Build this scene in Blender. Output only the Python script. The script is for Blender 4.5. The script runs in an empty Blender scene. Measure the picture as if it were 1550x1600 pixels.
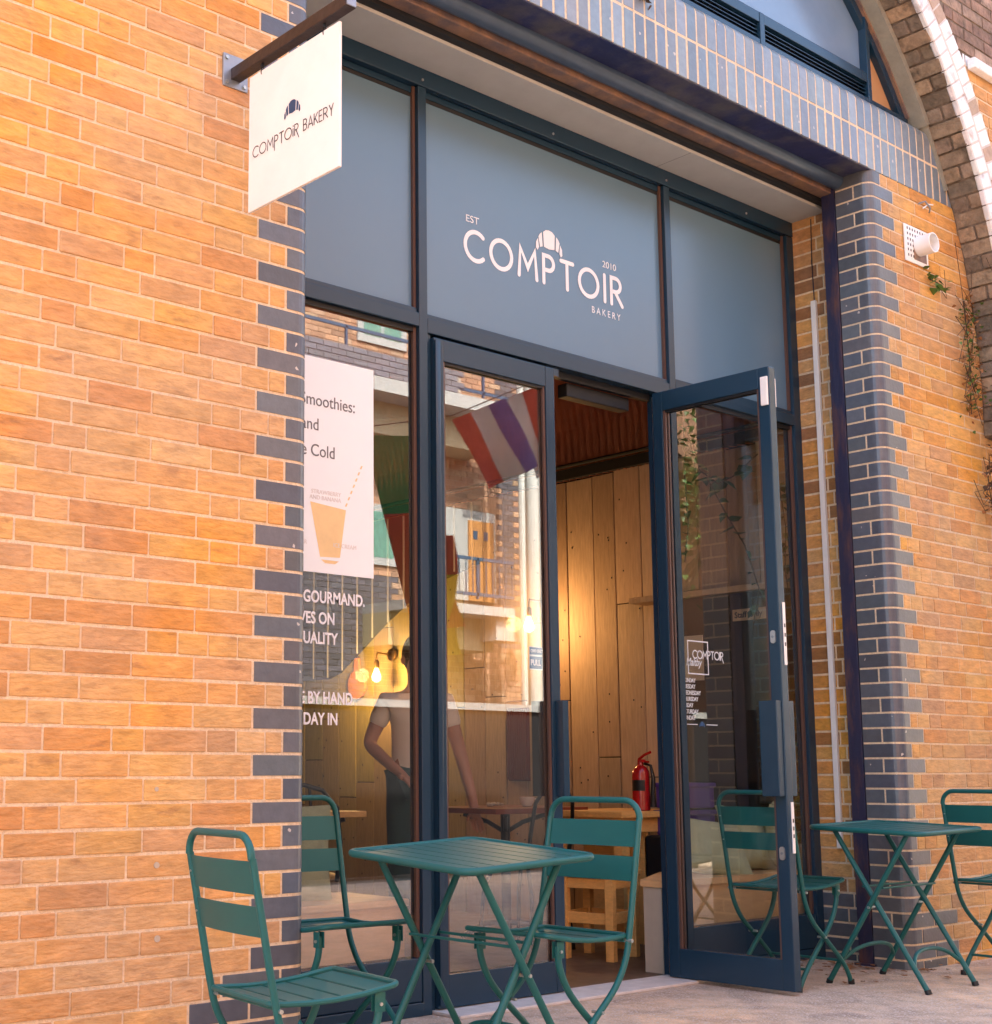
import bpy, bmesh, math, random
from mathutils import Vector, Matrix
random.seed(7)
S = bpy.context.scene
COL = S.collection
R = math.radians
PI = math.pi

# ------------------------------------------------------------------ camera
YAW, PITCH = 0.691569, 0.148313
cam = bpy.data.cameras.new('camera')
cam_o = bpy.data.objects.new('camera', cam)
COL.objects.link(cam_o)
cam.sensor_fit = 'AUTO'
cam.sensor_width = 36
cam.lens = 36 * 2224.5 / 1600
cam.shift_x = (775 - 564.35) / 1600
cam.shift_y = (872.67 - 800) / 1600
cam.clip_start = 0.05
cam.clip_end = 500
cam_o.location = (-2.96837, -3.76409, 0.95377)
cam_o.rotation_euler = (PI / 2 + PITCH, 0, -YAW)
S.camera = cam_o

# ------------------------------------------------------------------ world, sun, exposure
SUN_EL, SUN_AZ = R(50), R(-12)          # azimuth measured from +Y towards +X
w = bpy.data.worlds.new('World')
S.world = w
w.use_nodes = True
nt = w.node_tree
bg = nt.nodes['Background']
sky = nt.nodes.new('ShaderNodeTexSky')
sky.sky_type = 'NISHITA'
sky.sun_disc = False
sky.sun_elevation = SUN_EL
sky.sun_rotation = SUN_AZ
sky.air_density = 1.0
sky.dust_density = 3.5
sky.ozone_density = 0.4
nt.links.new(sky.outputs[0], bg.inputs[0])
bg.inputs[1].default_value = 0.15
sl = bpy.data.lights.new('sun', 'SUN')
sl.energy = 2.3
sl.angle = R(0.5)
sl.color = (1.0, 0.95, 0.83)
so = bpy.data.objects.new('sun', sl)
COL.objects.link(so)
sd = Vector((math.sin(SUN_AZ) * math.cos(SUN_EL), math.cos(SUN_AZ) * math.cos(SUN_EL), math.sin(SUN_EL)))
so.rotation_euler = sd.to_track_quat('Z', 'Y').to_euler()
so.location = sd * 40
S.view_settings.view_transform = 'Standard'
S.view_settings.look = 'None'
S.view_settings.gamma = 1
S.view_settings.exposure = 2.75
S.render.engine = 'CYCLES'
S.cycles.max_bounces = 10
S.cycles.diffuse_bounces = 4
S.cycles.glossy_bounces = 4
S.cycles.transparent_max_bounces = 12
S.cycles.caustics_reflective = False
S.cycles.caustics_refractive = False
S.cycles.use_denoising = True
S.cycles.sample_clamp_indirect = 6


# ------------------------------------------------------------------ materials
def srgb(r, g, b):
    f = lambda c: ((c / 255 + 0.055) / 1.055) ** 2.4 if c > 10 else c / 255 / 12.92
    return (f(r), f(g), f(b), 1)


def mat(name, col, rough=0.5, metal=0.0, var=0.0, vscale=8.0, bump=0.0, bscale=40.0, spec=0.5,
        stretch=(1, 1, 1), col2=None, v2=0.5, emit=None, estr=0.0, rvar=0.0, attr=None, coat=0.0,
        detail=5.0, big=0.0, bigscale=1.3, speck=0.0, speckcol=None, speckscale=200.0, sub=0.0):
    m = bpy.data.materials.new(name)
    m.use_nodes = True
    N, L = m.node_tree.nodes, m.node_tree.links
    p = N['Principled BSDF']
    p.inputs['Roughness'].default_value = rough
    p.inputs['Metallic'].default_value = metal
    p.inputs['Specular IOR Level'].default_value = spec
    p.inputs['Coat Weight'].default_value = coat
    if len(col) == 3:
        col = (*col, 1)
    tc = N.new('ShaderNodeTexCoord')
    mp = N.new('ShaderNodeMapping')
    mp.inputs['Scale'].default_value = stretch
    L.new(tc.outputs['Object'], mp.inputs[0])
    base = None
    if attr:
        a = N.new('ShaderNodeAttribute')
        a.attribute_name = attr
        base = a.outputs['Color']
    if var > 0 or col2:
        n = N.new('ShaderNodeTexNoise')
        n.inputs['Scale'].default_value = vscale
        n.inputs['Detail'].default_value = detail
        n.inputs['Roughness'].default_value = 0.62
        L.new(mp.outputs[0], n.inputs['Vector'])
        if col2:
            mx = N.new('ShaderNodeMix')
            mx.data_type = 'RGBA'
            rp = N.new('ShaderNodeValToRGB')
            rp.color_ramp.elements[0].position = v2 - 0.12
            rp.color_ramp.elements[1].position = v2 + 0.12
            L.new(n.outputs[0], rp.inputs[0])
            L.new(rp.outputs[0], mx.inputs[0])
            if base:
                L.new(base, mx.inputs[6])
            else:
                mx.inputs[6].default_value = col
            mx.inputs[7].default_value = col2 if len(col2) == 4 else (*col2, 1)
            base = mx.outputs[2]
        if var > 0:
            n2 = N.new('ShaderNodeTexNoise')
            n2.inputs['Scale'].default_value = vscale * 1.7
            n2.inputs['Detail'].default_value = detail
            n2.inputs['Roughness'].default_value = 0.65
            L.new(mp.outputs[0], n2.inputs['Vector'])
            mr = N.new('ShaderNodeMapRange')
            mr.inputs[1].default_value = 0.25
            mr.inputs[2].default_value = 0.75
            mr.inputs[3].default_value = 1 - var
            mr.inputs[4].default_value = 1 + var
            L.new(n2.outputs[0], mr.inputs[0])
            hs = N.new('ShaderNodeHueSaturation')
            if base:
                L.new(base, hs.inputs['Color'])
            else:
                hs.inputs['Color'].default_value = col
            L.new(mr.outputs[0], hs.inputs['Value'])
            base = hs.outputs[0]
    if big > 0:
        n3 = N.new('ShaderNodeTexNoise')
        n3.inputs['Scale'].default_value = bigscale
        n3.inputs['Detail'].default_value = 4
        L.new(tc.outputs['Object'], n3.inputs['Vector'])
        mr = N.new('ShaderNodeMapRange')
        mr.inputs[1].default_value = 0.3
        mr.inputs[2].default_value = 0.7
        mr.inputs[3].default_value = 1 - big
        mr.inputs[4].default_value = 1 + big * .6
        L.new(n3.outputs[0], mr.inputs[0])
        mr2 = N.new('ShaderNodeMapRange')
        mr2.inputs[1].default_value = 0.3
        mr2.inputs[2].default_value = 0.7
        mr2.inputs[3].default_value = 1 - big
        mr2.inputs[4].default_value = 1 + big * .3
        L.new(n3.outputs[0], mr2.inputs[0])
        hs = N.new('ShaderNodeHueSaturation')
        if base:
            L.new(base, hs.inputs['Color'])
        else:
            hs.inputs['Color'].default_value = col
        L.new(mr.outputs[0], hs.inputs['Value'])
        L.new(mr2.outputs[0], hs.inputs['Saturation'])
        base = hs.outputs[0]
    if speck > 0:
        vn = N.new('ShaderNodeTexVoronoi')
        vn.inputs['Scale'].default_value = speckscale
        L.new(mp.outputs[0], vn.inputs['Vector'])
        lt = N.new('ShaderNodeMath')
        lt.operation = 'LESS_THAN'
        lt.inputs[1].default_value = speck
        sp = N.new('ShaderNodeSeparateColor')
        L.new(vn.outputs['Color'], sp.inputs[0])
        L.new(sp.outputs[0], lt.inputs[0])
        mx = N.new('ShaderNodeMix')
        mx.data_type = 'RGBA'
        L.new(lt.outputs[0], mx.inputs[0])
        if base:
            L.new(base, mx.inputs[6])
        else:
            mx.inputs[6].default_value = col
        mx.inputs[7].default_value = (*speckcol[:3], 1)
        base = mx.outputs[2]
    if base:
        L.new(base, p.inputs['Base Color'])
    else:
        p.inputs['Base Color'].default_value = col
    if bump > 0:
        nb = N.new('ShaderNodeTexNoise')
        nb.inputs['Scale'].default_value = bscale
        nb.inputs['Detail'].default_value = 6
        L.new(mp.outputs[0], nb.inputs['Vector'])
        bp = N.new('ShaderNodeBump')
        bp.inputs['Strength'].default_value = bump
        bp.inputs['Distance'].default_value = 0.01
        L.new(nb.outputs[0], bp.inputs['Height'])
        L.new(bp.outputs[0], p.inputs['Normal'])
    if rvar > 0:
        nr = N.new('ShaderNodeTexNoise')
        nr.inputs['Scale'].default_value = 14
        L.new(mp.outputs[0], nr.inputs['Vector'])
        mr = N.new('ShaderNodeMapRange')
        mr.inputs[3].default_value = max(0, rough - rvar)
        mr.inputs[4].default_value = rough + rvar
        L.new(nr.outputs[0], mr.inputs[0])
        L.new(mr.outputs[0], p.inputs['Roughness'])
    if emit:
        p.inputs['Emission Color'].default_value = (*emit[:3], 1)
        p.inputs['Emission Strength'].default_value = estr
    return m


def glass_mat(name, tint=(0.95, 0.97, 0.97), base=0.1, rough=0.0):
    """window pane: see-through with a coated, fairly reflective face"""
    m = bpy.data.materials.new(name)
    m.use_nodes = True
    N, L = m.node_tree.nodes, m.node_tree.links
    N.remove(N['Principled BSDF'])
    out = N['Material Output']
    tr = N.new('ShaderNodeBsdfTransparent')
    tr.inputs[0].default_value = (*tint, 1)
    gl = N.new('ShaderNodeBsdfGlossy')
    gl.inputs['Roughness'].default_value = rough
    gl.inputs[0].default_value = (1, 1, 1, 1)
    fr = N.new('ShaderNodeLayerWeight')
    fr.inputs[0].default_value = 0.5
    pw = N.new('ShaderNodeMath')
    pw.operation = 'POWER'
    pw.inputs[1].default_value = 4.0
    L.new(fr.outputs['Facing'], pw.inputs[0])
    ml = N.new('ShaderNodeMath')
    ml.operation = 'MULTIPLY_ADD'
    ml.use_clamp = True
    ml.inputs[1].default_value = 1 - base
    ml.inputs[2].default_value = base
    L.new(pw.outputs[0], ml.inputs[0])
    mx = N.new('ShaderNodeMixShader')
    L.new(ml.outputs[0], mx.inputs[0])
    L.new(tr.outputs[0], mx.inputs[1])
    L.new(gl.outputs[0], mx.inputs[2])
    L.new(mx.outputs[0], out.inputs[0])
    return m


M = {}
M['brick'] = mat('ochre_brick', (0.5, 0.25, 0.09), 0.85, attr='Col', var=0.30, vscale=13, bump=0.55, bscale=55, rvar=0.1, detail=9, stretch=(0.55, 1, 1.6), big=0.2, col2=(0.24, 0.10, 0.045), v2=0.70)
M['mortar'] = mat('cream_mortar', (0.76, 0.59, 0.39), 0.95, big=0.12, var=0.2, vscale=30, bump=0.6, bscale=110)
M['blue_brick'] = mat('blue_engineering_brick', (0.1, 0.12, 0.17), 0.36, attr='Col', var=0.18, vscale=14, bump=0.12, bscale=60, rvar=0.14, spec=0.7, speck=0.0015, speckcol=(0.55, 0.5, 0.45), speckscale=90)
M['blue_mortar'] = mat('dark_joint_mortar', (0.62, 0.5, 0.4), 0.95, var=0.2, vscale=30, bump=0.6, bscale=90)
M['old_brick'] = mat('weathered_arch_brick', (0.25, 0.17, 0.1), 0.95, attr='Col', var=0.45, vscale=9, bump=1.0, bscale=35, col2=(0.09, 0.07, 0.05), v2=0.62, detail=9)
M['old_mortar'] = mat('sooty_mortar', (0.16, 0.12, 0.085), 0.95, var=0.5, vscale=12, bump=1.0, bscale=40)
M['white_brick'] = mat('flaking_white_brick', (0.8, 0.77, 0.74), 0.8, attr='Col', var=0.1, vscale=9, bump=0.9, bscale=30, col2=(0.3, 0.22, 0.17), v2=0.68)
M['render'] = mat('grey_green_render', (0.3, 0.29, 0.23), 0.9, var=0.18, vscale=7, bump=0.3, bscale=50)
M['navy'] = mat('navy_powder_coat', (0.011, 0.038, 0.07), 0.26, var=0.04, vscale=3, spec=0.5)
M['panel'] = mat('satin_blue_grey_panel', (0.105, 0.205, 0.30), 0.26, var=0.02, vscale=1.2, big=0.04, bigscale=.8, spec=0.7)
M['dark_gap'] = mat('black_gasket', (0.006, 0.007, 0.009), 0.6)
M['gasket_brown'] = mat('brown_seal', (0.11, 0.06, 0.045), 0.45)
M['glass'] = glass_mat('window_glass', base=0.135)
M['door_glass'] = glass_mat('door_glass', base=0.02)
M['side_glass'] = glass_mat('side_glass', base=0.065)
M['soffit'] = mat('pale_soffit_board', (0.52, 0.53, 0.5), 0.8, var=0.07, vscale=4, bump=0.05)
M['soffit_blue'] = mat('peeling_blue_soffit', (0.012, 0.02, 0.09), 0.55, var=0.3, vscale=5, col2=(0.1, 0.095, 0.11), v2=0.56, bump=0.4, bscale=16)
M['steel_dark'] = mat('dark_painted_steel', (0.02, 0.022, 0.045), 0.35, col2=(0.07, 0.035, 0.03), v2=0.6, vscale=6, bump=0.2, bscale=40)
M['rust'] = mat('rust_brown_flange', (0.16, 0.11, 0.1), 0.45, var=0.3, vscale=8, col2=(0.3, 0.17, 0.1), v2=0.5, bump=0.15)
M['shutter_tube'] = mat('blue_shutter_tube', (0.05, 0.085, 0.14), 0.32, var=0.2, vscale=5)
M['rusty_post'] = mat('peeling_navy_post', (0.02, 0.022, 0.06), 0.4, col2=(0.13, 0.06, 0.045), v2=0.6, vscale=16, bump=0.5, bscale=40, stretch=(1, 1, 0.25))
M['white_pvc'] = mat('white_plastic', (0.9, 0.87, 0.82), 0.4, var=0.04)
M['asphalt'] = mat('worn_pinkish_asphalt', (0.68, 0.475, 0.315), 0.92, var=0.28, vscale=5, big=0.25, bigscale=.9, bump=1.0, bscale=95, speck=0.12, speckcol=(0.7, 0.58, 0.5), speckscale=150, col2=(0.40, 0.27, 0.2), v2=0.6)
M['threshold'] = mat('pale_stone_threshold', (0.62, 0.57, 0.53), 0.7, var=0.14, vscale=9, bump=0.2)
M['teal'] = mat('teal_powder_coat', (0.012, 0.108, 0.102), 0.44, spec=0.35, var=0.06, vscale=5)
M['bolt'] = mat('zinc_bolt', (0.45, 0.5, 0.48), 0.35, metal=0.8)
M['sign_white'] = mat('cream_sign_board', (0.86, 0.83, 0.79), 0.55, var=0.04, vscale=5, bump=0.04, bscale=60)
M['sign_ink'] = mat('black_sign_ink', (0.03, 0.03, 0.035), 0.6)
M['sign_blue'] = mat('navy_sign_ink', (0.02, 0.06, 0.14), 0.6)
M['arm'] = mat('brown_black_steel', (0.03, 0.02, 0.018), 0.42, var=0.3, vscale=20, bump=0.2)
M['plate'] = mat('galvanised_plate', (0.3, 0.34, 0.38), 0.4, metal=0.6, var=0.15)
M['vinyl'] = mat('white_vinyl', (0.86, 0.88, 0.9), 0.5)
M['chrome'] = mat('brushed_steel', (0.55, 0.55, 0.56), 0.28, metal=0.9, var=0.1)
M['plank'] = mat('limewashed_plank', (0.5, 0.33, 0.17), 0.7, attr='Col', var=0.2, vscale=7, stretch=(6, 6, 0.6), bump=0.35, bscale=18, speck=0.0)
M['plank_lamplit'] = mat('lamp_yellow_plank', (0.5, 0.4, 0.14), 0.7, var=0.2, vscale=5, stretch=(6, 6, 0.6))  # yellow of the lamplight put into the plank colour
M['corr'] = mat('corrugated_lining', (0.38, 0.12, 0.045), 0.55, var=0.2, vscale=5, bump=0.2)
M['olive'] = mat('olive_sheet', (0.045, 0.042, 0.016), 0.6, var=0.3, vscale=4)
M['floor'] = mat('dark_interior_floor', (0.14, 0.085, 0.055), 0.5, var=0.25, vscale=3, rvar=0.1)
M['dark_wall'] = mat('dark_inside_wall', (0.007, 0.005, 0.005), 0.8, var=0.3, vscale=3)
M['pine'] = mat('pine_wood', (0.80, 0.46, 0.15), 0.45, var=0.16, vscale=6, stretch=(3, 3, 9), bump=0.08, bscale=30)
M['ply'] = mat('plywood', (0.78, 0.45, 0.20), 0.5, var=0.12, vscale=5, stretch=(1, 1, 5), bump=0.05)
M['cream_board'] = mat('cream_board', (0.5, 0.42, 0.32), 0.7, var=0.06)
M['redwood'] = mat('red_brown_table_top', (0.22, 0.055, 0.03), 0.35, var=0.2, vscale=5)
M['black_iron'] = mat('black_iron', (0.005, 0.006, 0.008), 0.4)
M['sage'] = mat('sage_velvet', (0.44, 0.45, 0.27), 0.9, var=0.16, vscale=7, bump=0.3, bscale=30)
M['red_paint'] = mat('red_enamel', (0.42, 0.01, 0.012), 0.22, coat=0.5)
M['rack_red'] = mat('dark_red_slats', (0.11, 0.012, 0.01), 0.5)
M['black'] = mat('black_rubber', (0.005, 0.005, 0.006), 0.5)
M['purple'] = mat('purple_plastic', (0.1, 0.05, 0.27), 0.5)
M['china'] = mat('white_china', (0.8, 0.72, 0.6), 0.25)
M['skin'] = mat('skin', (0.5, 0.24, 0.14), 0.55, var=0.06)
M['shirt'] = mat('cream_t_shirt', (0.88, 0.8, 0.7), 0.85, bump=0.2, bscale=12)
M['trousers'] = mat('dark_green_trousers', (0.015, 0.05, 0.045), 0.85)
M['hair'] = mat('dark_hair', (0.02, 0.012, 0.008), 0.6, bump=0.4)
M['leaf_dark'] = mat('dark_leaf', (0.03, 0.07, 0.018), 0.5, var=0.3)
M['leaf'] = mat('green_leaf', (0.08, 0.16, 0.03), 0.5, var=0.4, vscale=2)
M['dry_leaf'] = mat('dry_leaf', (0.3, 0.13, 0.045), 0.8, var=0.4, vscale=9)
M['twig'] = mat('brown_twig', (0.08, 0.05, 0.03), 0.9)
M['poster'] = mat('printed_poster', (0.88, 0.93, 0.94), 0.4, var=0.02, vscale=3)
M['juice'] = mat('orange_juice_print', (0.86, 0.62, 0.3), 0.5, var=0.1, vscale=6)
M['grey_ink'] = mat('grey_ink', (0.14, 0.14, 0.15), 0.6)
M['pale_ink'] = mat('pale_grey_ink', (0.72, 0.7, 0.68), 0.6)
M['sticker_blue'] = mat('blue_sticker', (0.04, 0.13, 0.3), 0.5)
M['opp_brick'] = mat('brown_estate_brick', (0.4, 0.24, 0.15), 0.9, attr='Col', var=0.15, vscale=3)
M['opp_mortar'] = mat('estate_mortar', (0.45, 0.36, 0.28), 0.9)
M['opp_white'] = mat('white_estate_paint', (0.38, 0.38, 0.365), 0.7, var=0.05)
M['pole_white'] = mat('white_pole_paint', (0.5, 0.5, 0.46), 0.6, var=0.05)
M['opp_cream'] = mat('cream_render', (0.38, 0.33, 0.21), 0.8, var=0.05)
M['opp_rail'] = mat('blue_railing', (0.04, 0.08, 0.14), 0.5)
M['opp_door'] = mat('varnished_door', (0.48, 0.22, 0.07), 0.4, var=0.15, vscale=4, stretch=(4, 4, 0.6))
M['opp_pane'] = mat('green_curtained_pane', (0.12, 0.26, 0.2), 0.2, var=0.4, vscale=5, stretch=(4, 1, 1))
M['dark_wallb'] = mat('dark_garden_wall', (0.008, 0.007, 0.008), 0.85, var=0.2)
M['flag_red'] = mat('red_flag_cloth', (0.66, 0.10, 0.07), 0.8)
M['flag_white'] = mat('white_flag_cloth', (0.75, 0.75, 0.72), 0.8)
M['flag_blue'] = mat('blue_flag_cloth', (0.13, 0.13, 0.42), 0.8)
M['flag_green'] = mat('green_flag_cloth', (0.06, 0.33, 0.12), 0.8)
M['flag_yellow'] = mat('yellow_flag_cloth', (0.55, 0.48, 0.04), 0.8)
M['tan_blind'] = mat('tan_blind', (0.5, 0.27, 0.12), 0.5, var=0.06, vscale=2)
M['upper_glass'] = mat('frosted_blue_pane', (0.16, 0.25, 0.36), 0.18, spec=0.8, var=0.12, vscale=1.5)
M['bulb'] = mat('lit_bulb', (1, 0.8, 0.5), 0.3, emit=(1, 0.5, 0.14), estr=3)
M['brass'] = mat('aged_brass', (0.35, 0.22, 0.08), 0.35, metal=0.9)
M['board_orange'] = mat('orange_serving_board', (0.6, 0.25, 0.05), 0.5, var=0.1)
M['road'] = mat('street_asphalt', (0.1, 0.095, 0.09), 0.9, var=0.2, vscale=3, bump=0.4, bscale=80)
M['terracotta'] = mat('pale_ceramic_pot', (0.55, 0.42, 0.3), 0.7)


# ------------------------------------------------------------------ mesh helpers
class MB:
    def __init__(s):
        s.v, s.f, s.m, s.c, s.mats = [], [], [], [], []

    def mi(s, m):
        if m not in s.mats:
            s.mats.append(m)
        return s.mats.index(m)

    def add(s, vs, fs, m='navy', col=None):
        b = len(s.v)
        s.v += [tuple(v) for v in vs]
        k = s.mi(m)
        for f in fs:
            s.f.append([b + i for i in f])
            s.m.append(k)
            s.c.append(col)
        return s

    def box(s, x0, x1, y0, y1, z0, z1, m='navy', col=None, bev=0.0):
        if bev <= 0:
            vs = [(x, y, z) for z in (z0, z1) for y in (y0, y1) for x in (x0, x1)]
            return s.add(vs, [(0, 2, 3, 1), (4, 5, 7, 6), (0, 1, 5, 4), (2, 6, 7, 3), (0, 4, 6, 2), (1, 3, 7, 5)], m, col)
        b = min(bev, (x1 - x0) * .49, (y1 - y0) * .49, (z1 - z0) * .49)
        bm = bmesh.new()
        bmesh.ops.create_cube(bm, size=1)
        for v in bm.verts:
            v.co = ((x0 + x1) / 2 + v.co.x * (x1 - x0), (y0 + y1) / 2 + v.co.y * (y1 - y0), (z0 + z1) / 2 + v.co.z * (z1 - z0))
        bmesh.ops.bevel(bm, geom=bm.edges[:], offset=b, segments=2, affect='EDGES', profile=0.6)
        return s.bm(bm, m, col)

    def bm(s, bm, m, col=None):
        bm.verts.index_update()
        s.add([v.co[:] for v in bm.verts], [[v.index for v in f.verts] for f in bm.faces], m, col)
        bm.free()
        return s

    def prism(s, poly, z0, z1, m='navy', col=None, axis='z', bev=0.0):
        """extrude a closed 2-D polygon; axis is the extrusion axis"""
        n = len(poly)
        def P(a, b, c):
            return (a, b, c) if axis == 'z' else ((a, c, b) if axis == 'y' else (c, a, b))
        if bev <= 0:
            vs = [P(a, b, z0) for a, b in poly] + [P(a, b, z1) for a, b in poly]
            fs = [list(range(n))[::-1], [n + i for i in range(n)]] + [(i, (i + 1) % n, n + (i + 1) % n, n + i) for i in range(n)]
        else:
            cx = sum(p[0] for p in poly) / n
            cy = sum(p[1] for p in poly) / n
            def ins(k):
                return [(a + (cx - a) * k, b + (cy - b) * k) for a, b in poly]
            r = max(math.hypot(a - cx, b - cy) for a, b in poly)
            k = bev / r
            vs = []
            for q, z in ((ins(k), z0), (poly, z0 + bev), (poly, z1 - bev), (ins(k), z1)):
                vs += [P(a, b, z) for a, b in q]
            fs = [list(range(n))[::-1], [3 * n + i for i in range(n)]]
            for j in range(3):
                fs += [(j * n + i, j * n + (i + 1) % n, (j + 1) * n + (i + 1) % n, (j + 1) * n + i) for i in range(n)]
        return s.add(vs, fs, m, col)

    def tube(s, pts, r, m='teal', n=10, closed=False, flat=1.0, caps=True, up=None):
        pts = [Vector(p) for p in pts]
        k = len(pts)
        rs = r if isinstance(r, (list, tuple)) else [r] * k
        vs = []
        prev = None
        for i, p in enumerate(pts):
            if closed:
                t = (pts[(i + 1) % k] - pts[i - 1]).normalized()
            else:
                t = (pts[min(i + 1, k - 1)] - pts[max(i - 1, 0)]).normalized()
            if prev is None:
                a = up or (Vector((0, 0, 1)) if abs(t.z) < .9 else Vector((1, 0, 0)))
                u = t.cross(a).normalized()
            else:
                u = (prev - t * prev.dot(t))
                u = u.normalized() if u.length > 1e-6 else t.orthogonal().normalized()
            prev = u
            v = t.cross(u)
            for j in range(n):
                th = 2 * PI * j / n
                vs.append(p + u * math.cos(th) * rs[i] + v * math.sin(th) * rs[i] * flat)
        fs = []
        for i in range(k if closed else k - 1):
            i2 = (i + 1) % k
            for j in range(n):
                fs.append((i * n + j, i * n + (j + 1) % n, i2 * n + (j + 1) % n, i2 * n + j))
        if not closed and caps:
            fs.append(list(range(n))[::-1])
            fs.append([(k - 1) * n + j for j in range(n)])
        return s.add(vs, fs, m)

    def lathe(s, prof, c=(0, 0, 0), m='navy', n=20):
        vs = []
        for r, z in prof:
            for j in range(n):
                t = 2 * PI * j / n
                vs.append((c[0] + r * math.cos(t), c[1] + r * math.sin(t), c[2] + z))
        k = len(prof)
        fs = [(i * n + j, i * n + (j + 1) % n, (i + 1) * n + (j + 1) % n, (i + 1) * n + j) for i in range(k - 1) for j in range(n)]
        fs += [list(range(n))[::-1], [(k - 1) * n + j for j in range(n)]]
        return s.add(vs, fs, m)

    def xf(s, mtx):
        s.v = [tuple(mtx @ Vector(v)) for v in s.v]
        return s

    def build(s, name, parent=None, smooth=False, default=(0.5, 0.3, 0.15, 1)):
        me = bpy.data.meshes.new(name)
        off = Vector((0, 0, 0))
        p = parent
        while p is not None:
            off += Vector(p.location)
            p = p.parent
        local = getattr(s, 'local', False)
        me.from_pydata([v if local else (v[0] - off.x, v[1] - off.y, v[2] - off.z) for v in s.v], [], s.f)
        for m in s.mats:
            me.materials.append(M[m])
        me.polygons.foreach_set('material_index', s.m)
        if any(c is not None for c in s.c):
            ca = me.color_attributes.new('Col', 'FLOAT_COLOR', 'CORNER')
            dat = []
            for f, c in zip(s.f, s.c):
                cc = c or default
                for _ in f:
                    dat += [cc[0], cc[1], cc[2], 1]
            ca.data.foreach_set('color', dat)
        bm = bmesh.new()
        bm.from_mesh(me)
        bmesh.ops.recalc_face_normals(bm, faces=bm.faces[:])
        bm.to_mesh(me)
        bm.free()
        if smooth:
            for p_ in me.polygons:
                p_.use_smooth = True
            try:
                me.set_sharp_from_angle(angle=R(40))
            except Exception:
                pass
        o = bpy.data.objects.new(name, me)
        COL.objects.link(o)
        if parent is not None:
            o.parent = parent
        return o


def thing(name, label, cat, loc=(0, 0, 0), rot=(0, 0, 0), group=None):
    o = bpy.data.objects.new(name, None)
    COL.objects.link(o)
    o.location = loc
    o.rotation_euler = rot
    o.empty_display_size = 0.1
    return tag(o, label, cat, group)


def tag(o, label, cat, group=None):
    o['label'] = label
    o['category'] = cat
    if group:
        o['group'] = group
    return o


def struct(o):
    o['kind'] = 'structure'
    return o


def copy_tree(o, parent=None):
    c = o.copy()
    COL.objects.link(c)
    c.parent = parent
    for ch in [x for x in bpy.data.objects if x.parent == o]:
        copy_tree(ch, c)
    return c


def jit(c, a=0.1, hue=0.04):
    k = 1 + random.uniform(-a, a)
    return (max(0, c[0] * k * (1 + random.uniform(-hue, hue))), max(0, c[1] * k), max(0, c[2] * k * (1 + random.uniform(-hue, hue))))


OCHRES = [(0.65, 0.325, 0.085), (0.68, 0.36, 0.10), (0.64, 0.31, 0.075), (0.66, 0.31, 0.068), (0.60, 0.27, 0.062),
          (0.69, 0.39, 0.125), (0.67, 0.36, 0.105), (0.65, 0.35, 0.11), (0.58, 0.31, 0.12), (0.67, 0.35, 0.085)]
BLUES = [(0.09, 0.108, 0.134), (0.108, 0.124, 0.146), (0.078, 0.09, 0.115), (0.104, 0.11, 0.124)]


def ochre(bias=None):
    c = random.choice(OCHRES if bias is None else bias)
    return jit(c, 0.07, 0.03)


def blue():
    return jit(random.choice(BLUES), 0.15, 0.05)


def text_mesh(txt, size, mat_, origin, xdir, zdir, parent, name='lettering', align='LEFT', thick=0.0006, bold=0.0, sx=1.0, shear=0.0):
    cu = bpy.data.curves.new('txt', 'FONT')
    cu.body = txt
    cu.size = size
    cu.align_x = align
    cu.extrude = thick
    cu.offset = bold
    cu.shear = shear
    cu.resolution_u = 4
    to = bpy.data.objects.new('txt', cu)
    COL.objects.link(to)
    dg = bpy.context.evaluated_depsgraph_get()
    dg.update()
    me = bpy.data.meshes.new_from_object(to.evaluated_get(dg))
    bpy.data.objects.remove(to)
    xd, zd = Vector(xdir).normalized(), Vector(zdir).normalized()
    nd = xd.cross(zd)
    mb = MB()
    o = Vector(origin)
    mb.add([o + xd * v.co.x * sx + zd * v.co.y + nd * v.co.z for v in me.vertices], [list(p.vertices) for p in me.polygons], mat_)
    bpy.data.meshes.remove(me)
    return mb.build(name, parent)


def arc(cx, cz, r, a0, a1, n=14, rx=None):
    rx = rx or r
    return [(cx + rx * math.cos(R(a0 + (a1 - a0) * i / n)), cz + r * math.sin(R(a0 + (a1 - a0) * i / n))) for i in range(n + 1)]


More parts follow.
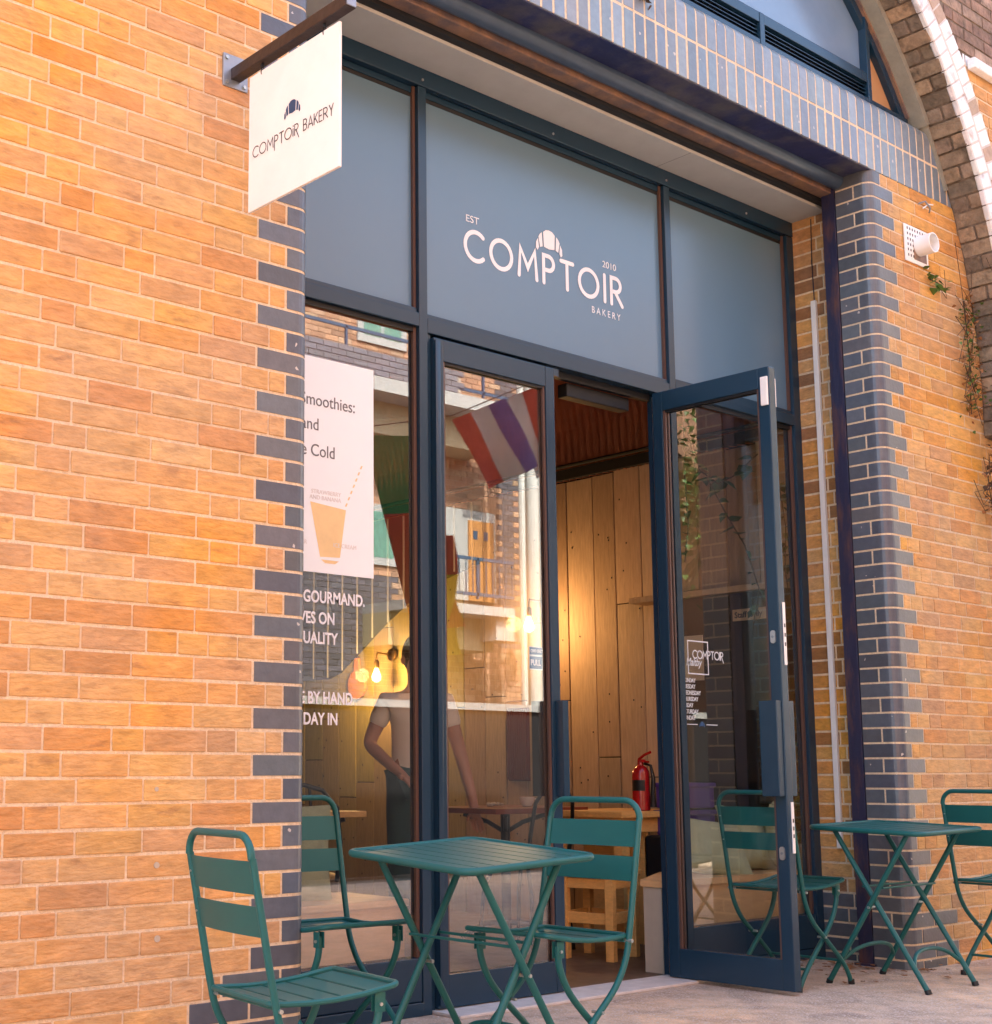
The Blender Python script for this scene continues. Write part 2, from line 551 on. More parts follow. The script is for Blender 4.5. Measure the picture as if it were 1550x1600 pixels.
# stroke letters, unit height; each glyph: (advance, [polylines])
GL = {
    'C': (0.86, [arc(0.5, 0.5, 0.5, 48, 312, 22)]),
    'O': (1.0, [arc(0.5, 0.5, 0.5, 0, 360, 28)]),
    'M': (0.92, [[(0.02, 0), (0.1, 1), (0.46, 0.34), (0.82, 1), (0.9, 0)]]),
    'P': (0.56, [[(0, 0), (0, 1), (0.25, 1)] + arc(0.25, 0.74, 0.26, 90, -90, 10) + [(0, 0.48)]]),
    'T': (0.62, [[(0, 1), (0.62, 1)], [(0.31, 1), (0.31, 0)]]),
    'I': (0.06, [[(0.03, 0), (0.03, 1)]]),
    'R': (0.6, [[(0, 0), (0, 1), (0.25, 1)] + arc(0.25, 0.74, 0.26, 90, -90, 10) + [(0, 0.48)], [(0.22, 0.48), (0.6, 0)]]),
    'B': (0.5, [[(0, 0), (0, 1), (0.22, 1)] + arc(0.22, 0.76, 0.24, 90, -90, 8) + [(0, 0.52)], [(0.2, 0.52)] + arc(0.22, 0.26, 0.26, 90, -90, 8) + [(0, 0)]]),
    'A': (0.66, [[(0, 0), (0.33, 1), (0.66, 0)], [(0.1, 0.28), (0.56, 0.28)]]),
    'K': (0.5, [[(0, 0), (0, 1)], [(0.46, 1), (0.02, 0.42)], [(0.14, 0.56), (0.5, 0)]]),
    'E': (0.44, [[(0.42, 1), (0, 1), (0, 0), (0.44, 0)], [(0, 0.52), (0.36, 0.52)]]),
    'Y': (0.56, [[(0, 1), (0.28, 0.48), (0.56, 1)], [(0.28, 0.48), (0.28, 0)]]),
    'r': (0.6, [[(0, 0), (0, 1), (0.25, 1)] + arc(0.25, 0.74, 0.26, 90, -90, 10) + [(0.06, 0.48)], [(0.2, 0.48), (0.62, -0.35)]]),
    'p': (0.56, [[(0, -0.35), (0, 1), (0.25, 1)] + arc(0.25, 0.74, 0.26, 90, -90, 10) + [(0, 0.48)]]),
    'i': (0.06, [[(0.03, 0), (0.03, 0.72)], [(0.03, 0.93), (0.03, 1.0)]]),
    ' ': (0.3, []),
}


RK = [0]


def ribbon(mb, pl, wd, to3_, m):
    """flat ribbon along a polyline, with round ends, given by a map (a,b)->3-D"""
    def to3(a, b):
        q = list(to3_(a, b))
        ax = 0 if abs(q[0] - (-0.4158)) < 1e-3 else 1
        q[ax] -= 0.00004 * (RK[0] % 24)
        return tuple(q)
    RK[0] += 1
    pts = [Vector((a, b)) for a, b in pl]
    closed = (pts[0] - pts[-1]).length < 1e-6
    n = len(pts)
    L_, R_ = [], []
    for i, p in enumerate(pts):
        if closed:
            a, b = pts[i - 1 if i > 0 else n - 2], pts[i + 1 if i < n - 1 else 1]
        else:
            a, b = pts[max(i - 1, 0)], pts[min(i + 1, n - 1)]
        d0 = (p - a).normalized() if (p - a).length > 1e-7 else (b - p).normalized()
        d1 = (b - p).normalized() if (b - p).length > 1e-7 else d0
        t = (d0 + d1)
        t = t.normalized() if t.length > 1e-3 else d0
        nn = Vector((-t.y, t.x))
        k = 1 / max(0.45, nn.dot(Vector((-d0.y, d0.x))))
        L_.append(p + nn * wd / 2 * k)
        R_.append(p - nn * wd / 2 * k)
    vs = [to3(*q) for q in L_] + [to3(*q) for q in R_]
    mb.add(vs, [(i, i + 1, n + i + 1, n + i) for i in range(n - 1)], m)
    if not closed:
        for p in (pts[0], pts[-1]):
            RK[0] += 1
            mb.add([to3(p.x + wd / 2 * math.cos(t * PI / 5), p.y + wd / 2 * math.sin(t * PI / 5)) for t in range(10)], [list(range(10))], m)


def stroke_text(mb, txt, h, wd, to3, m, gap=0.2, x0=0.0):
    x = x0
    for ch in txt:
        adv, pls = GL[ch]
        for k, pl in enumerate(pls):
            ribbon(mb, [(x + a * h, b * h) for a, b in pl], wd, (lambda a, b, k=k: to3(a, b)), m)
        x += (adv + gap) * h
    return x - gap * h


def croissant(mb, cx, cz, wd, to3, m):
    """croissant mark: a domed middle piece and two curved segments each side"""
    h = wd * 0.52
    def P(a, b):
        return to3(cx + a * wd, cz + b * h)
    mid = [(-0.2, 0.06), (-0.22, 0.82), (-0.12, 0.96), (0.0, 1.0), (0.12, 0.96), (0.22, 0.82), (0.2, 0.06), (0, 0.0)]
    s1 = [(-0.245, 0.05), (-0.27, 0.78), (-0.35, 0.66), (-0.4, 0.5), (-0.345, -0.02)]
    s2 = [(-0.385, -0.04), (-0.42, 0.42), (-0.49, 0.2), (-0.5, -0.1), (-0.44, -0.22)]
    for poly in (mid, s1, s2, [(-a, b) for a, b in s1][::-1], [(-a, b) for a, b in s2][::-1]):
        mb.add([P(a, b) for a, b in poly], [list(range(len(poly)))], m)


# ================================================================== SETTING: ground and street
g = MB()
g.box(-30, 40, -4.7, 9, -0.5, 0, 'asphalt')
struct(g.build('pavement'))
g = MB()
g.add([(-60, -60, -0.03), (60, -60, -0.03), (60, -4.6, -0.03), (-60, -4.6, -0.03)], [(0, 1, 2, 3)], 'road')
struct(g.build('road'))
g = MB()
g.box(0.98, 2.56, 0.40, 0.62, 0.0005, 0.014, 'threshold', bev=0.004)
tag(g.build('threshold_strip'), 'pale stone threshold strip under the open doorway', 'threshold')

XL, XR = -0.075, 3.605
YF = 0.554
Z0 = 2.805          # top of an "A" course (long blue quoin brick)


# ================================================================== BRICK WALLS
def brickface(mb, x0, x1, z0, z1, y=0.0, m='brick', col=None, d=0.05):
    # slight irregularity in the face of each brick
    j = random.uniform(-0.0035, 0.0003)
    mb.box(x0, x1, y + j, y + d, z0, z1, m, col, bev=0.003)


def fill_row(mb, xa, xb, zt, direction, pattern, bias=None):
    """bricks from xa to xb; direction +1 or -1; pattern generator of lengths"""
    x = xa
    while (xb - x) * direction > 0.03:
        l = next(pattern)
        x2 = x + direction * (l - 0.0075)
        if (x2 - xb) * direction > 0:
            x2 = xb
        a, b = min(x, x2), max(x, x2)
        if b - a > 0.02:
            brickface(mb, a, b, zt - 0.0655 + random.uniform(-.0012, .0012), zt + random.uniform(-.0012, .0012), col=ochre(bias))
        x = x + direction * l


def pat_a():
    while True:
        for l in (0.225, 0.225, 0.225, 0.1125, 0.225, 0.225):
            yield l


def pat_b():
    for l in (0.068, 0.1125, 0.1125):
        yield l
    while True:
        yield 0.225 if random.random() < 0.8 else 0.1125


PLINTH = 0.30


def corner_brick(mb, side, lface, lrev, zt, col, h=0.065, r=0.055, ex=0.0):
    """bullnose brick wrapping the jamb: lface along the wall face, lrev along the reveal"""
    X = XR if side > 0 else XL
    poly = [(X + side * lface, 0), ]
    if lface > r:
        poly = [(X + side * lface, 0.05), (X + side * lface, 0)]
    for i in range(7):
        a = i / 6 * PI / 2
        poly.append((X + side * (r - r * math.sin(a)), r - r * math.cos(a)))
    poly += [(X, lrev), (X + side * 0.045, lrev), (X + side * 0.045, 0.05)]
    mb.prism([(a, b) for a, b in poly], zt - h, zt, 'blue_brick', col)


def brick_pier(side):
    X = XR if side > 0 else XL
    mb = MB()
    far = 6.2 if side > 0 else -4.5
    ztop = 4.085
    # mortar body, flush-pointed 3 mm behind the brick faces
    r = 0.055
    poly = [(far, 0.2), (far, 0.0022)]
    poly += [(X + side * (r - (r - 0.002) * math.sin(i / 6 * PI / 2)), r - (r - 0.002) * math.cos(i / 6 * PI / 2)) for i in range(7)]
    poly += [(X + side * 0.002, 0.2)]
    mb.prism(poly, 0, ztop if side > 0 else 6.9, 'mortar')
    zt = Z0 + 0.15 * 9 + (0.008 if side > 0 else 0)
    if side < 0:
        zt += 0.15 * 12
    k = 0
    while zt > 0.02:
        A = (k % 2 == 0)
        if zt <= ztop + 0.01 or side < 0:
            h = 0.065
            plinth = zt < PLINTH
            bl = blue()
            if A:
                corner_brick(mb, side, 0.225, 0.09, zt, bl)
                xs, pt = X + side * 0.235, pat_a()
            else:
                corner_brick(mb, side, 0.105, 0.20, zt, bl)
                xs, pt = X + side * 0.115, pat_b()
            if A:   # short brick finishing the reveal
                mb.box(min(X, X + side * .045), max(X, X + side * .045), 0.10, 0.20, zt - h, zt, 'blue_brick', blue())
            if plinth:
                x = xs
                for _ in range(1):
                    brickface(mb, min(x, x + side * .215), max(x, x + side * .215), zt - h, zt, m='blue_brick', col=blue())
                    x += side * .225
                xs = x
            if side < 0 and 0.30 < zt < 0.40:
                x = xs
                for _ in range(1):
                    brickface(mb, min(x, x + side * .215), max(x, x + side * .215), zt - h, zt, m='blue_brick', col=blue())
                    x += side * .225
                xs = x
            fill_row(mb, xs, far, zt, side, pt)
        zt -= 0.075
        k += 1
    return mb


mbL = brick_pier(-1)
o = mbL.build('brick_wall')
tag(o, 'orange ochre brick wall edged with blue bullnose bricks, behind the hanging sign', 'brick wall')
# screw plugs left in the wall
for k, (x, z, r_) in enumerate([(-0.653, 0.674, 0.012), (-0.659, 0.900, 0.009), (-0.646, 0.458, 0.013)]):
    mb = MB()
    mb.tube([(x, -0.004, z), (x, 0.01, z)], r_ * .8, 'cream_board', n=12)
    tag(mb.build('wall_plug', smooth=True), ['middle white screw plug of three in the ochre brick wall', 'topmost white screw plug in the ochre brick wall',
        'lowest white screw plug in the ochre brick wall'][k], 'wall plug', 'white plugs in the brick wall')
o = brick_pier(1).build('brick_pier')
tag(o, 'ochre brick pier with a rounded blue brick corner, right of the shopfront', 'brick pier')

# inner return beside the frame (rows of ochre bricks seen behind the post)
XI = 3.735
mb = MB()
mb.box(XI + 0.002, XI + 0.2, 0.208, 0.61, 0, 4.2, 'mortar')
zt = Z0 + 0.15 * 8
k = 0
while zt > 0.02:
    b = 'blue_brick' if zt < 0.33 else 'brick'
    ys = [(0.21, 0.37), (0.38, 0.60)] if k % 2 else [(0.21, 0.29), (0.30, 0.405), (0.415, 0.60)]
    for y0, y1 in ys:
        mb.box(XI - random.uniform(0, .003), XI + 0.05, y0, y1, zt - 0.064, zt, b, blue() if b == 'blue_brick' else ochre(OCHRES[1:5] + [(0.33, 0.15, 0.05)]), bev=0.003)
    zt -= 0.075
    k += 1
mb.box(XR + 0.05, XI + 0.2, 0.201, 0.206, 0, 4.09, 'mortar')
tag(mb.build('brick_return'), 'narrow strip of ochre bricks between the dark post and the shop frame', 'brick wall')

# white conduit on the return
mb = MB()
mb.box(XI - 0.022, XI - 0.002, 0.418, 0.448, 0.56, 3.50, 'white_pvc', bev=0.003)
mb.tube([(XI - 0.006, 0.433, 3.50), (XI - 0.006, 0.437, 3.72), (XI - 0.007, 0.43, 3.97)], 0.003, 'steel_dark', n=6)
tag(mb.build('cable_conduit'), 'long white plastic conduit running down the narrow brick strip', 'conduit')

# steel post
mb = MB()
mb.box(XR + 0.012, XR + 0.10, 0.207, 0.222, 0.0, 4.05, 'rusty_post', bev=0.002)
mb.box(XR + 0.0, XR + 0.012, 0.207, 0.285, 0.0, 4.05, 'rusty_post', bev=0.003)
mb.box(XR + 0.012, XR + 0.10, 0.270, 0.285, 0.0, 4.05, 'rusty_post', bev=0.002)
mb.box(XR - 0.02, XR + 0.11, 0.19, 0.30, 0.0, 0.012, 'rusty_post')
tag(mb.build('steel_post'), 'tall peeling navy steel shutter post beside the blue brick pier', 'post')

# ------------------------------------------------------------------ lintel of soldier bricks
mb = MB()
mb.box(-0.6, 4.75, 0.0012, 0.14, 4.094, 4.43, 'mortar')
x = -0.6
while x < 4.72:
    c = tuple(v_ * k_ for v_, k_ in zip(blue(), (2.1, 2.3, 2.2)))  # quoin blues lightened: sky reflection put into the lintel colour
    j = random.uniform(-.001, .001)
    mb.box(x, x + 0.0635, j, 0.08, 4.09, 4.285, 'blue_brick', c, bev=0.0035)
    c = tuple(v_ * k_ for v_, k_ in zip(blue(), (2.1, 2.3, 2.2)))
    # upper bullnose brick
    r = 0.06
    prof = [(j, 4.297), (j, 4.44)] + [(r - r * math.cos(i / 5 * PI / 2), 4.44 + r * math.sin(i / 5 * PI / 2)) for i in range(1, 6)] + [(0.13, 4.50), (0.13, 4.297)]
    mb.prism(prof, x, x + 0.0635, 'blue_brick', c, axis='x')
    x += 0.075
mb.prism([(0.0015, 4.286), (0.0015, 4.44)] + [(0.06 - 0.0585 * math.cos(i / 5 * PI / 2), 4.44 + 0.0585 * math.sin(i / 5 * PI / 2)) for i in range(1, 6)] + [(0.13, 4.4985), (0.13, 4.286)], -0.6, 4.74, 'mortar', axis='x')
tag(mb.build('brick_lintel'), 'long band of upright blue grey bricks above the shopfront', 'lintel')

# shutter housing and soffits
t = thing('shutter_housing', 'dark steel shutter housing with a blue tube under the brick lintel', 'shutter housing', (1.8, 0.1, 4.0))
mb = MB()
mb.box(XL, XR + 0.12, 0.006, 0.36, 4.086, 4.2, 'soffit_blue')
mb.build('soffit_plate', t)
mb = MB()
mb.tube([(XL - .05, 0.19, 4.075), (XR + 0.0, 0.19, 4.075)], 0.042, 'shutter_tube', n=24)
mb.build('shutter_tube', t, smooth=True)
mb = MB()
mb.box(XL - .05, XR + 0.06, 0.225, 0.295, 4.018, 4.03, 'rust', bev=0.003)
mb.box(XL - .05, XR + 0.05, 0.225, 0.236, 4.03, 4.075, 'rust', bev=0.002)
mb.build('flange', t)
mb = MB()
mb.box(XL - .05, XI, 0.296, 0.335, 4.0, 4.085, 'dark_gap')
mb.box(XL - .05, XR, 0.24, 0.30, 4.06, 4.085, 'dark_gap')
mb.build('gap_plate', t)
mb = MB()
mb.box(XL - .3, XI + 0.02, 0.336, YF + 0.02, 3.985, 4.04, 'soffit', bev=0.002)
mb.box(2.55, 2.552, 0.34, YF, 3.9846, 3.986, 'dark_gap')
tag(mb.build('soffit_board'), 'pale grey board ceiling strip over the painted shop panels', 'soffit')

# ================================================================== SHOPFRONT
sf = thing('shopfront', 'navy framed glass shopfront with painted panels and white bakery lettering', 'shopfront', (1.8, YF, 0))
D = 0.075      # frame depth


def frame(x0, x1, z0, z1, yo=0.0, m='navy', d=D, name=None, parent=None, bev=0.004):
    mb = MB()
    mb.box(x0, x1, YF + yo, YF + d, z0, z1, m, bev=bev)
    if name:
        return mb.build(name, parent or sf)
    return mb


def framebar(name, x0, x1, z0, z1, yo=0.0, parent=None, lip=True, vertical=True):
    """box section with a proud centre cap like aluminium glazing bars"""
    mb = MB()
    mb.box(x0, x1, YF + yo, YF + D, z0, z1, 'navy', bev=0.003)
    return mb.build(name, parent or sf)


# verticals
framebar('mullion', -0.12, -0.06, 0.0, 3.90)
framebar('mullion', 0.926, 0.974, 0.0, 3.90)
framebar('mullion', 2.602, 2.648, 0.0, 3.90)
framebar('mullion', 3.672, 3.736, 0.0, 3.90)
# top rail
mb = MB()
mb.box(-0.12, XI, YF - 0.003, YF + D, 3.903, 3.985, 'navy', bev=0.003)
for x in (0.95, 1.78, 2.62, 0.1, 3.3):
    mb.tube([(x, YF - 0.007, 3.93), (x, YF, 3.93)], 0.006, 'chrome', n=8)
mb.build('top_rail', sf)
# transoms
mb = MB()
mb.box(-0.06, 0.925, YF + 0.0, YF + D, 2.815, 2.875, 'navy', bev=0.003)
mb.box(-0.06, 0.925, YF + 0.012, YF + D - .01, 2.877, 2.899, 'navy', bev=0.003)
mb.build('transom', sf)
mb = MB()
mb.box(0.975, 2.601, YF + 0.0, YF + D, 2.797, 2.862, 'navy', bev=0.003)
mb.box(0.975, 2.601, YF + 0.012, YF + D - .01, 2.864, 2.884, 'navy', bev=0.003)
mb.build('transom', sf)
mb = MB()
mb.box(2.649, 3.671, YF + 0.0, YF + D, 2.815, 2.875, 'navy', bev=0.003)
mb.box(2.649, 3.671, YF + 0.012, YF + D - .01, 2.877, 2.899, 'navy', bev=0.003)
mb.build('transom', sf)
# door jambs
for x0, x1 in ((0.976, 1.0), (2.512, 2.600)):
    mb = MB()
    mb.box(x0, x1, YF + 0.012, YF + D, 0.0, 2.796, 'navy', bev=0.002)
    if x0 > 2:
        mb.box(x0 - 0.0, x0 + 0.03, YF - 0.012, YF + 0.011, 0.02, 2.78, 'navy', bev=0.006)
    mb.build('door_jamb', sf)
# bottom plinths
for x0, x1 in ((-0.06, 0.925), (2.649, 3.671)):
    mb = MB()
    mb.box(x0, x1, YF + 0.004, YF + D, 0.055, 0.222, 'navy', bev=0.004)
    mb.box(x0, x1, YF - 0.004, YF + D, 0.0, 0.053, 'navy', bev=0.004)
    mb.build('plinth', sf)
# upper panels, recessed, with beads
for x0, x1, zb in ((-0.06, 0.926, 2.90), (0.974, 2.602, 2.886), (2.648, 3.672, 2.90)):
    mb = MB()
    mb.box(x0, x1, YF + 0.034, YF + 0.045, zb, 3.90, 'panel')
    o = mb.build('panel', sf)
    mb = MB()
    mb.box(x0, x1, YF + 0.028, YF + 0.034, 3.872, 3.90, 'navy')
    mb.box(x0, x1 - .015, YF + 0.0315, YF + 0.0335, 3.855, 3.871, 'dark_gap')
    mb.box(x1 - 0.014, x1 - 0.0005, YF + 0.02, YF + 0.034, zb, 3.90, 'gasket_brown')
    mb.build('bead', sf)
# window panes
for x0, x1 in ((-0.06, 0.926), (2.648, 3.672)):
    mb = MB()
    mb.box(x0, x1, YF + 0.036, YF + 0.0385, 0.222, 2.815, 'glass' if x0 < 1 else 'side_glass')
    mb.build('window_pane', sf)
    mb = MB()
    mb.box(x1 - 0.016, x1 - .0005, YF + 0.02, YF + 0.034, 0.223, 2.814, 'gasket_brown')
    mb.box(x0, x1 - .017, YF + 0.02, YF + 0.034, 2.795, 2.814, 'dark_gap')
    mb.build('bead', sf)

# painted writing on the middle panel
YP = YF + 0.0325
mb = MB()
H = 0.133


def curvedz(x):
    # the word droops gently at its ends on the panel
    return 0


fwd = lambda a, b: (a, YP, b)
x0 = 1.232
totw = sum(GL[c][0] for c in 'COMPTOIR') * H
gap = (2.292 - 1.232 - totw) / 7 / H
stroke_text(mb, 'COMPTOIR', H, 0.0205, lambda a, b: (a, YP, b + 3.200), 'vinyl', gap=gap, x0=x0)
croissant(mb, 1.775, 3.368, 0.18, lambda a, b: (a, YP - .0015, b), 'vinyl')
mb.build('shop_name', sf)
text_mesh('EST', 0.047, 'vinyl', (1.235, YP, 3.372), (1, 0, 0), (0, 0, 1), sf, sx=1.15)
text_mesh('2010', 0.047, 'vinyl', (2.150, YP, 3.372), (1, 0, 0), (0, 0, 1), sf, sx=1.1)
text_mesh('B A K E R Y', 0.047, 'vinyl', (2.065, YP, 3.125), (1, 0, 0), (0, 0, 1), sf, sx=0.9)

# writing on the left window
YG = YF + 0.0352
for txt, x, z in (('OUR GOURMAND.', 0.655, 1.605), ('LIVES ON', 0.502, 1.522), ('QUALITY', 0.515, 1.444), ('MADE BY HAND', 0.592, 1.213), ('EVERY DAY IN', 0.518, 1.132)):
    text_mesh(txt, 0.064, 'vinyl', (x, YG, z), (1, 0, 0), (0, 0, 1), sf, align='RIGHT', bold=0.0016, sx=0.80)
# smoothie poster behind the glass
ps = thing('window_poster', 'white smoothie poster with an orange drink stuck on the left window', 'poster', (0.35, YF + 0.06, 1.7))
mb = MB()
mb.box(-0.04, 0.70, YF + 0.0335, YF + 0.0355, 1.722, 2.588, 'poster')
mb.build('sheet', ps)
YPp = YF + 0.0328
for txt, x, z, s_ in (('Iced Smoothies:', 0.603, 2.390, 0.070), ('Fruit and', 0.418, 2.290, 0.070), ('Serve Cold', 0.500, 2.185, 0.070)):
    text_mesh(txt, s_, 'grey_ink', (x, YPp, z), (1, 0, 0), (0, 0, 1), ps, align='RIGHT', sx=0.9)
for txt, x, z in (('STRAWBERRY', 0.53, 2.035), ('AND BANANA', 0.53, 2.012), ('ICE CREAM', 0.61, 1.83), ('PEAR', 0.36, 1.83)):
    text_mesh(txt, 0.024, 'pale_ink', (x, YPp, z), (1, 0, 0), (0, 0, 1), ps, align='RIGHT')
mb = MB()
mb.add([(0.375, YPp, 2.0), (0.555, YPp, 1.985), (0.525, YPp, 1.79), (0.425, YPp, 1.785)], [(0, 1, 2, 3)], 'juice')
mb.add([(0.43, YPp, 1.775), (0.52, YPp, 1.775), (0.50, YPp, 1.762), (0.45, YPp, 1.762)], [(0, 1, 2, 3)], 'juice')
for i in range(7):
    a, b = i / 7, (i + .5) / 7
    mb.add([(0.55 + a * .09 + dx, YPp, 2.0 + a * .19) for dx in (0, .008)] + [(0.55 + b * .09 + dx, YPp, 2.0 + b * .19) for dx in (.008, 0)], [(0, 1, 2, 3)], 'juice')
mb.build('drink_print', ps)
# writing on the right window
YG2 = YF + 0.0354
mb = MB()
def rect_line(x0, x1, z0, z1, wd, m='vinyl'):
    mb.box(x0, x1, YG2 - .0005, YG2, z0, z0 + wd, m)
    mb.box(x0, x1, YG2 - .0005, YG2, z1 - wd, z1, m)
    mb.box(x0, x0 + wd, YG2 - .0005, YG2, z0 + wd, z1 - wd, m)
    mb.box(x1 - wd, x1, YG2 - .0005, YG2, z0 + wd, z1 - wd, m)
rect_line(2.715, 2.880, 1.425, 1.592, 0.006)
mb.build('logo_frame', sf)
for xa, xb in ((2.69, 2.775), (2.845, 2.935)):
    mb = MB()
    mb.box(xa, xb, YG2 - .0005, YG2, 1.178, 1.182, 'vinyl')
    mb.build('rule_line', sf)
mb = MB()
stroke_text(mb, 'COMPTOIR'.replace('P', 'p').replace('R', 'r'), 0.038, 0.006, lambda a, b: (a, YG2 - .001, b + 1.505), 'vinyl', gap=0.12, x0=2.755)
mb.build('logo', sf)
mb = MB()
croissant(mb, 2.81, 1.172, 0.045, lambda a, b: (a, YG2 - .001, b), 'sticker_blue')
mb.build('emblem', sf)
text_mesh('Maltby', 0.055, 'vinyl', (2.70, YG2 - .001, 1.467), (1, 0, 0), (0, 0, 1), sf, bold=0.0005, shear=0.3, sx=0.8)
for i, d_ in enumerate(('MONDAY', 'TUESDAY', 'WEDNESDAY', 'THURSDAY', 'FRIDAY', 'SATURDAY', 'SUNDAY')):
    text_mesh(d_, 0.029, 'vinyl', (2.668, YG2, 1.385 - i * 0.0305), (1, 0, 0), (0, 0, 1), sf, bold=0.0006, sx=0.8)


# ------------------------------------------------------------------ doors
def door_leaf(name, wd, mtx, handed, sticker=False):
    """leaf in local axes: x 0..wd from the free edge or hinge, y depth (outside at -), z up"""
    h0, h1 = 0.018, 2.782
    st, tr, br = 0.058, 0.096, 0.13
    T = 0.052
    def fin(mb, nm, parent=None, smooth=False):
        mb.xf(mtx)
        return mb.build(nm, parent or sf, smooth=smooth)
    mb = MB()
    mb.box(0, st, 0, T, h0, h1, 'navy', bev=0.004)
    mb.box(wd - st, wd, 0, T, h0, h1, 'navy', bev=0.004)
    mb.box(st, wd - st, 0.001, T - .001, h0, h0 + br, 'navy', bev=0.003)
    mb.box(st, wd - st, 0.001, T - .001, h1 - tr, h1, 'navy', bev=0.003)
    # glazing beads
    for y0, y1 in ((0.008, 0.02), (T - .02, T - .008)):
        mb.box(st, st + 0.012, y0, y1, h0 + br, h1 - tr, 'gasket_brown')
        mb.box(wd - st - 0.012, wd - st, y0, y1, h0 + br, h1 - tr, 'gasket_brown')
        mb.box(st + .012, wd - st - .012, y0, y1, h1 - tr - .01, h1 - tr, 'dark_gap')
    d = fin(mb, name)
    mb = MB()
    mb.box(st, wd - st, T / 2 - .003, T / 2 + .003, h0 + br, h1 - tr, 'glass' if name == 'door' and not handed else 'door_glass')
    fin(mb, 'glass_pane', d)
    xs = wd - st if not handed else 0.0      # free-edge stile
    for side, m_ in ((-1, 'navy'), (1, 'navy')):
        mb = MB()
        a, b = (-0.045, 0.0) if side < 0 else (T, T + 0.045)
        xa, xb = xs + (0.02 if not handed else -0.0), xs + (st if not handed else st - 0.02)
        if side > 0 and not handed:
            xa, xb = xs - 0.03, xs + 0.035
        if handed:
            xa, xb = 0.006, st + (.036 if side < 0 else 0)
        mb.box(xa, xb, a, b, 0.845, 1.262, 'black' if side > 0 and not handed else m_, bev=0.003)  # closed leaf's inner pull coloured black for the shade indoors
        fin(mb, 'pull_handle', d)
    return d, fin


# fixed leaf closed: x from 1.0 (hinge) to 1.752 (free edge)
mt = Matrix.Translation((1.002, YF - 0.006, 0))
d1, fin1 = door_leaf('door', 0.748, mt, False)
mb = MB()
mb.box(0.0, 0.03, -0.012, 0.0, 0.03, 2.77, 'navy', bev=0.005)
fin1(mb, 'hinge_strip', d1, True)
# stickers inside the fixed leaf
mb = MB()
mb.box(1.585, 1.668, YF + 0.024, YF + 0.025, 1.395, 1.498, 'vinyl')
mb.box(1.588, 1.665, YF + 0.0228, YF + 0.0238, 1.462, 1.495, 'sticker_blue')
mb.box(1.588, 1.665, YF + 0.0228, YF + 0.0238, 1.400, 1.454, 'sticker_blue')
o = mb.build('sticker', d1)
text_mesh('CARD ONLY', 0.018, 'vinyl', (1.592, YF + 0.022, 1.472), (1, 0, 0), (0, 0, 1), d1, sx=0.75, bold=0.0004)
text_mesh('PULL', 0.036, 'vinyl', (1.592, YF + 0.022, 1.415), (1, 0, 0), (0, 0, 1), d1, sx=0.8, bold=0.0008)

# open leaf: hinge at (2.50, YF), swung outwards to (2.52, -0.10)
H0, H1 = Vector((2.500, YF - 0.004, 0)), Vector((2.525, -0.100, 0))
dx = (H1 - H0)
wd2 = dx.length
ang = math.atan2(dx.y, dx.x)
# local +x along the leaf from hinge to free edge; local -y faces +X side (outside)
mt2 = Matrix.Translation(H0) @ Matrix.Rotation(ang, 4, 'Z')
mt2 = Matrix.Translation(H0) @ Matrix.Rotation(ang, 4, 'Z') @ Matrix.Translation((0, -0.052, 0))
d2, fin2 = door_leaf('door', wd2, mt2 @ Matrix.Translation((wd2, 0, 0)) @ Matrix.Scale(-1, 4, (1, 0, 0)), True)
# edge ironmongery
mb = MB()
mb.box(wd2 - 0.001, wd2 + 0.009, 0.010, 0.026, 0.03, 2.77, 'chrome', bev=0.003)
mb.box(wd2 - 0.001, wd2 + 0.005, 0.030, 0.046, 0.03, 2.77, 'navy', bev=0.002)
fin2(mb, 'edge_strip', d2)
for z0, z1 in ((1.42, 1.70), (0.60, 0.82)):
    mb = MB()
    mb.box(wd2 + 0.0, wd2 + 0.004, 0.027, 0.046, z0, z1, 'white_pvc', bev=0.001)
    for q in (0.3, 0.45, 0.6):
        mb.box(wd2 + 0.004, wd2 + 0.0048, 0.032, 0.041, z0 + (z1 - z0) * q, z0 + (z1 - z0) * q + .016, 'black')
    mb.xf(mt2)
    mb.build('latch_plate', d2)
for z in (1.545, 0.600):
    mb = MB()
    for yy in (-0.006,):
        mb.prism([(wd2 - 0.033 + 0.013 * math.cos(t * PI / 8), z + (0.016 if math.sin(t * PI / 8) > 0 else -0.016) + 0.013 * math.sin(t * PI / 8)) for t in range(16)], yy, 0.058, 'chrome', axis='y')
    for yy in (-0.009,):
        mb.prism([(wd2 - 0.033 + 0.006 * math.cos(t * PI / 4), z + 0.006 * math.sin(t * PI / 4)) for t in range(8)], yy, 0.061, 'plate', axis='y')
    mb.xf(mt2)
    mb.build('lock_cylinder', d2)
mb = MB()
mb.box(wd2 - 0.040, wd2 - 0.004, -0.012, -0.0005, 2.60, 2.735, 'white_pvc', bev=0.004)
mb.box(wd2 - 0.040, wd2 - 0.004, 0.0525, 0.064, 2.60, 2.735, 'white_pvc', bev=0.004)
mb.xf(mt2)
mb.build('door_contact', d2)
mb = MB()
mb.tube([(2.515, YF + 0.005, 0.02), (2.515, YF + 0.005, 2.78)], 0.012, 'navy', n=12)
mb.build('hinge', d2, smooth=True)
# overhead closer over the gap
mb = MB()
mb.box(1.93, 2.38, YF + 0.08, YF + 0.14, 2.70, 2.765, 'dark_gap', bev=0.006)
mb.box(1.0, 2.5, YF + 0.05, YF + 0.075, 2.765, 2.797, 'dark_gap')  # strip added behind the header to block light leaking above the doors
mb.box(1.76, 1.80, YF + 0.012, YF + 0.02, 2.755, 2.79, 'navy')
mb.build('door_closer', sf)

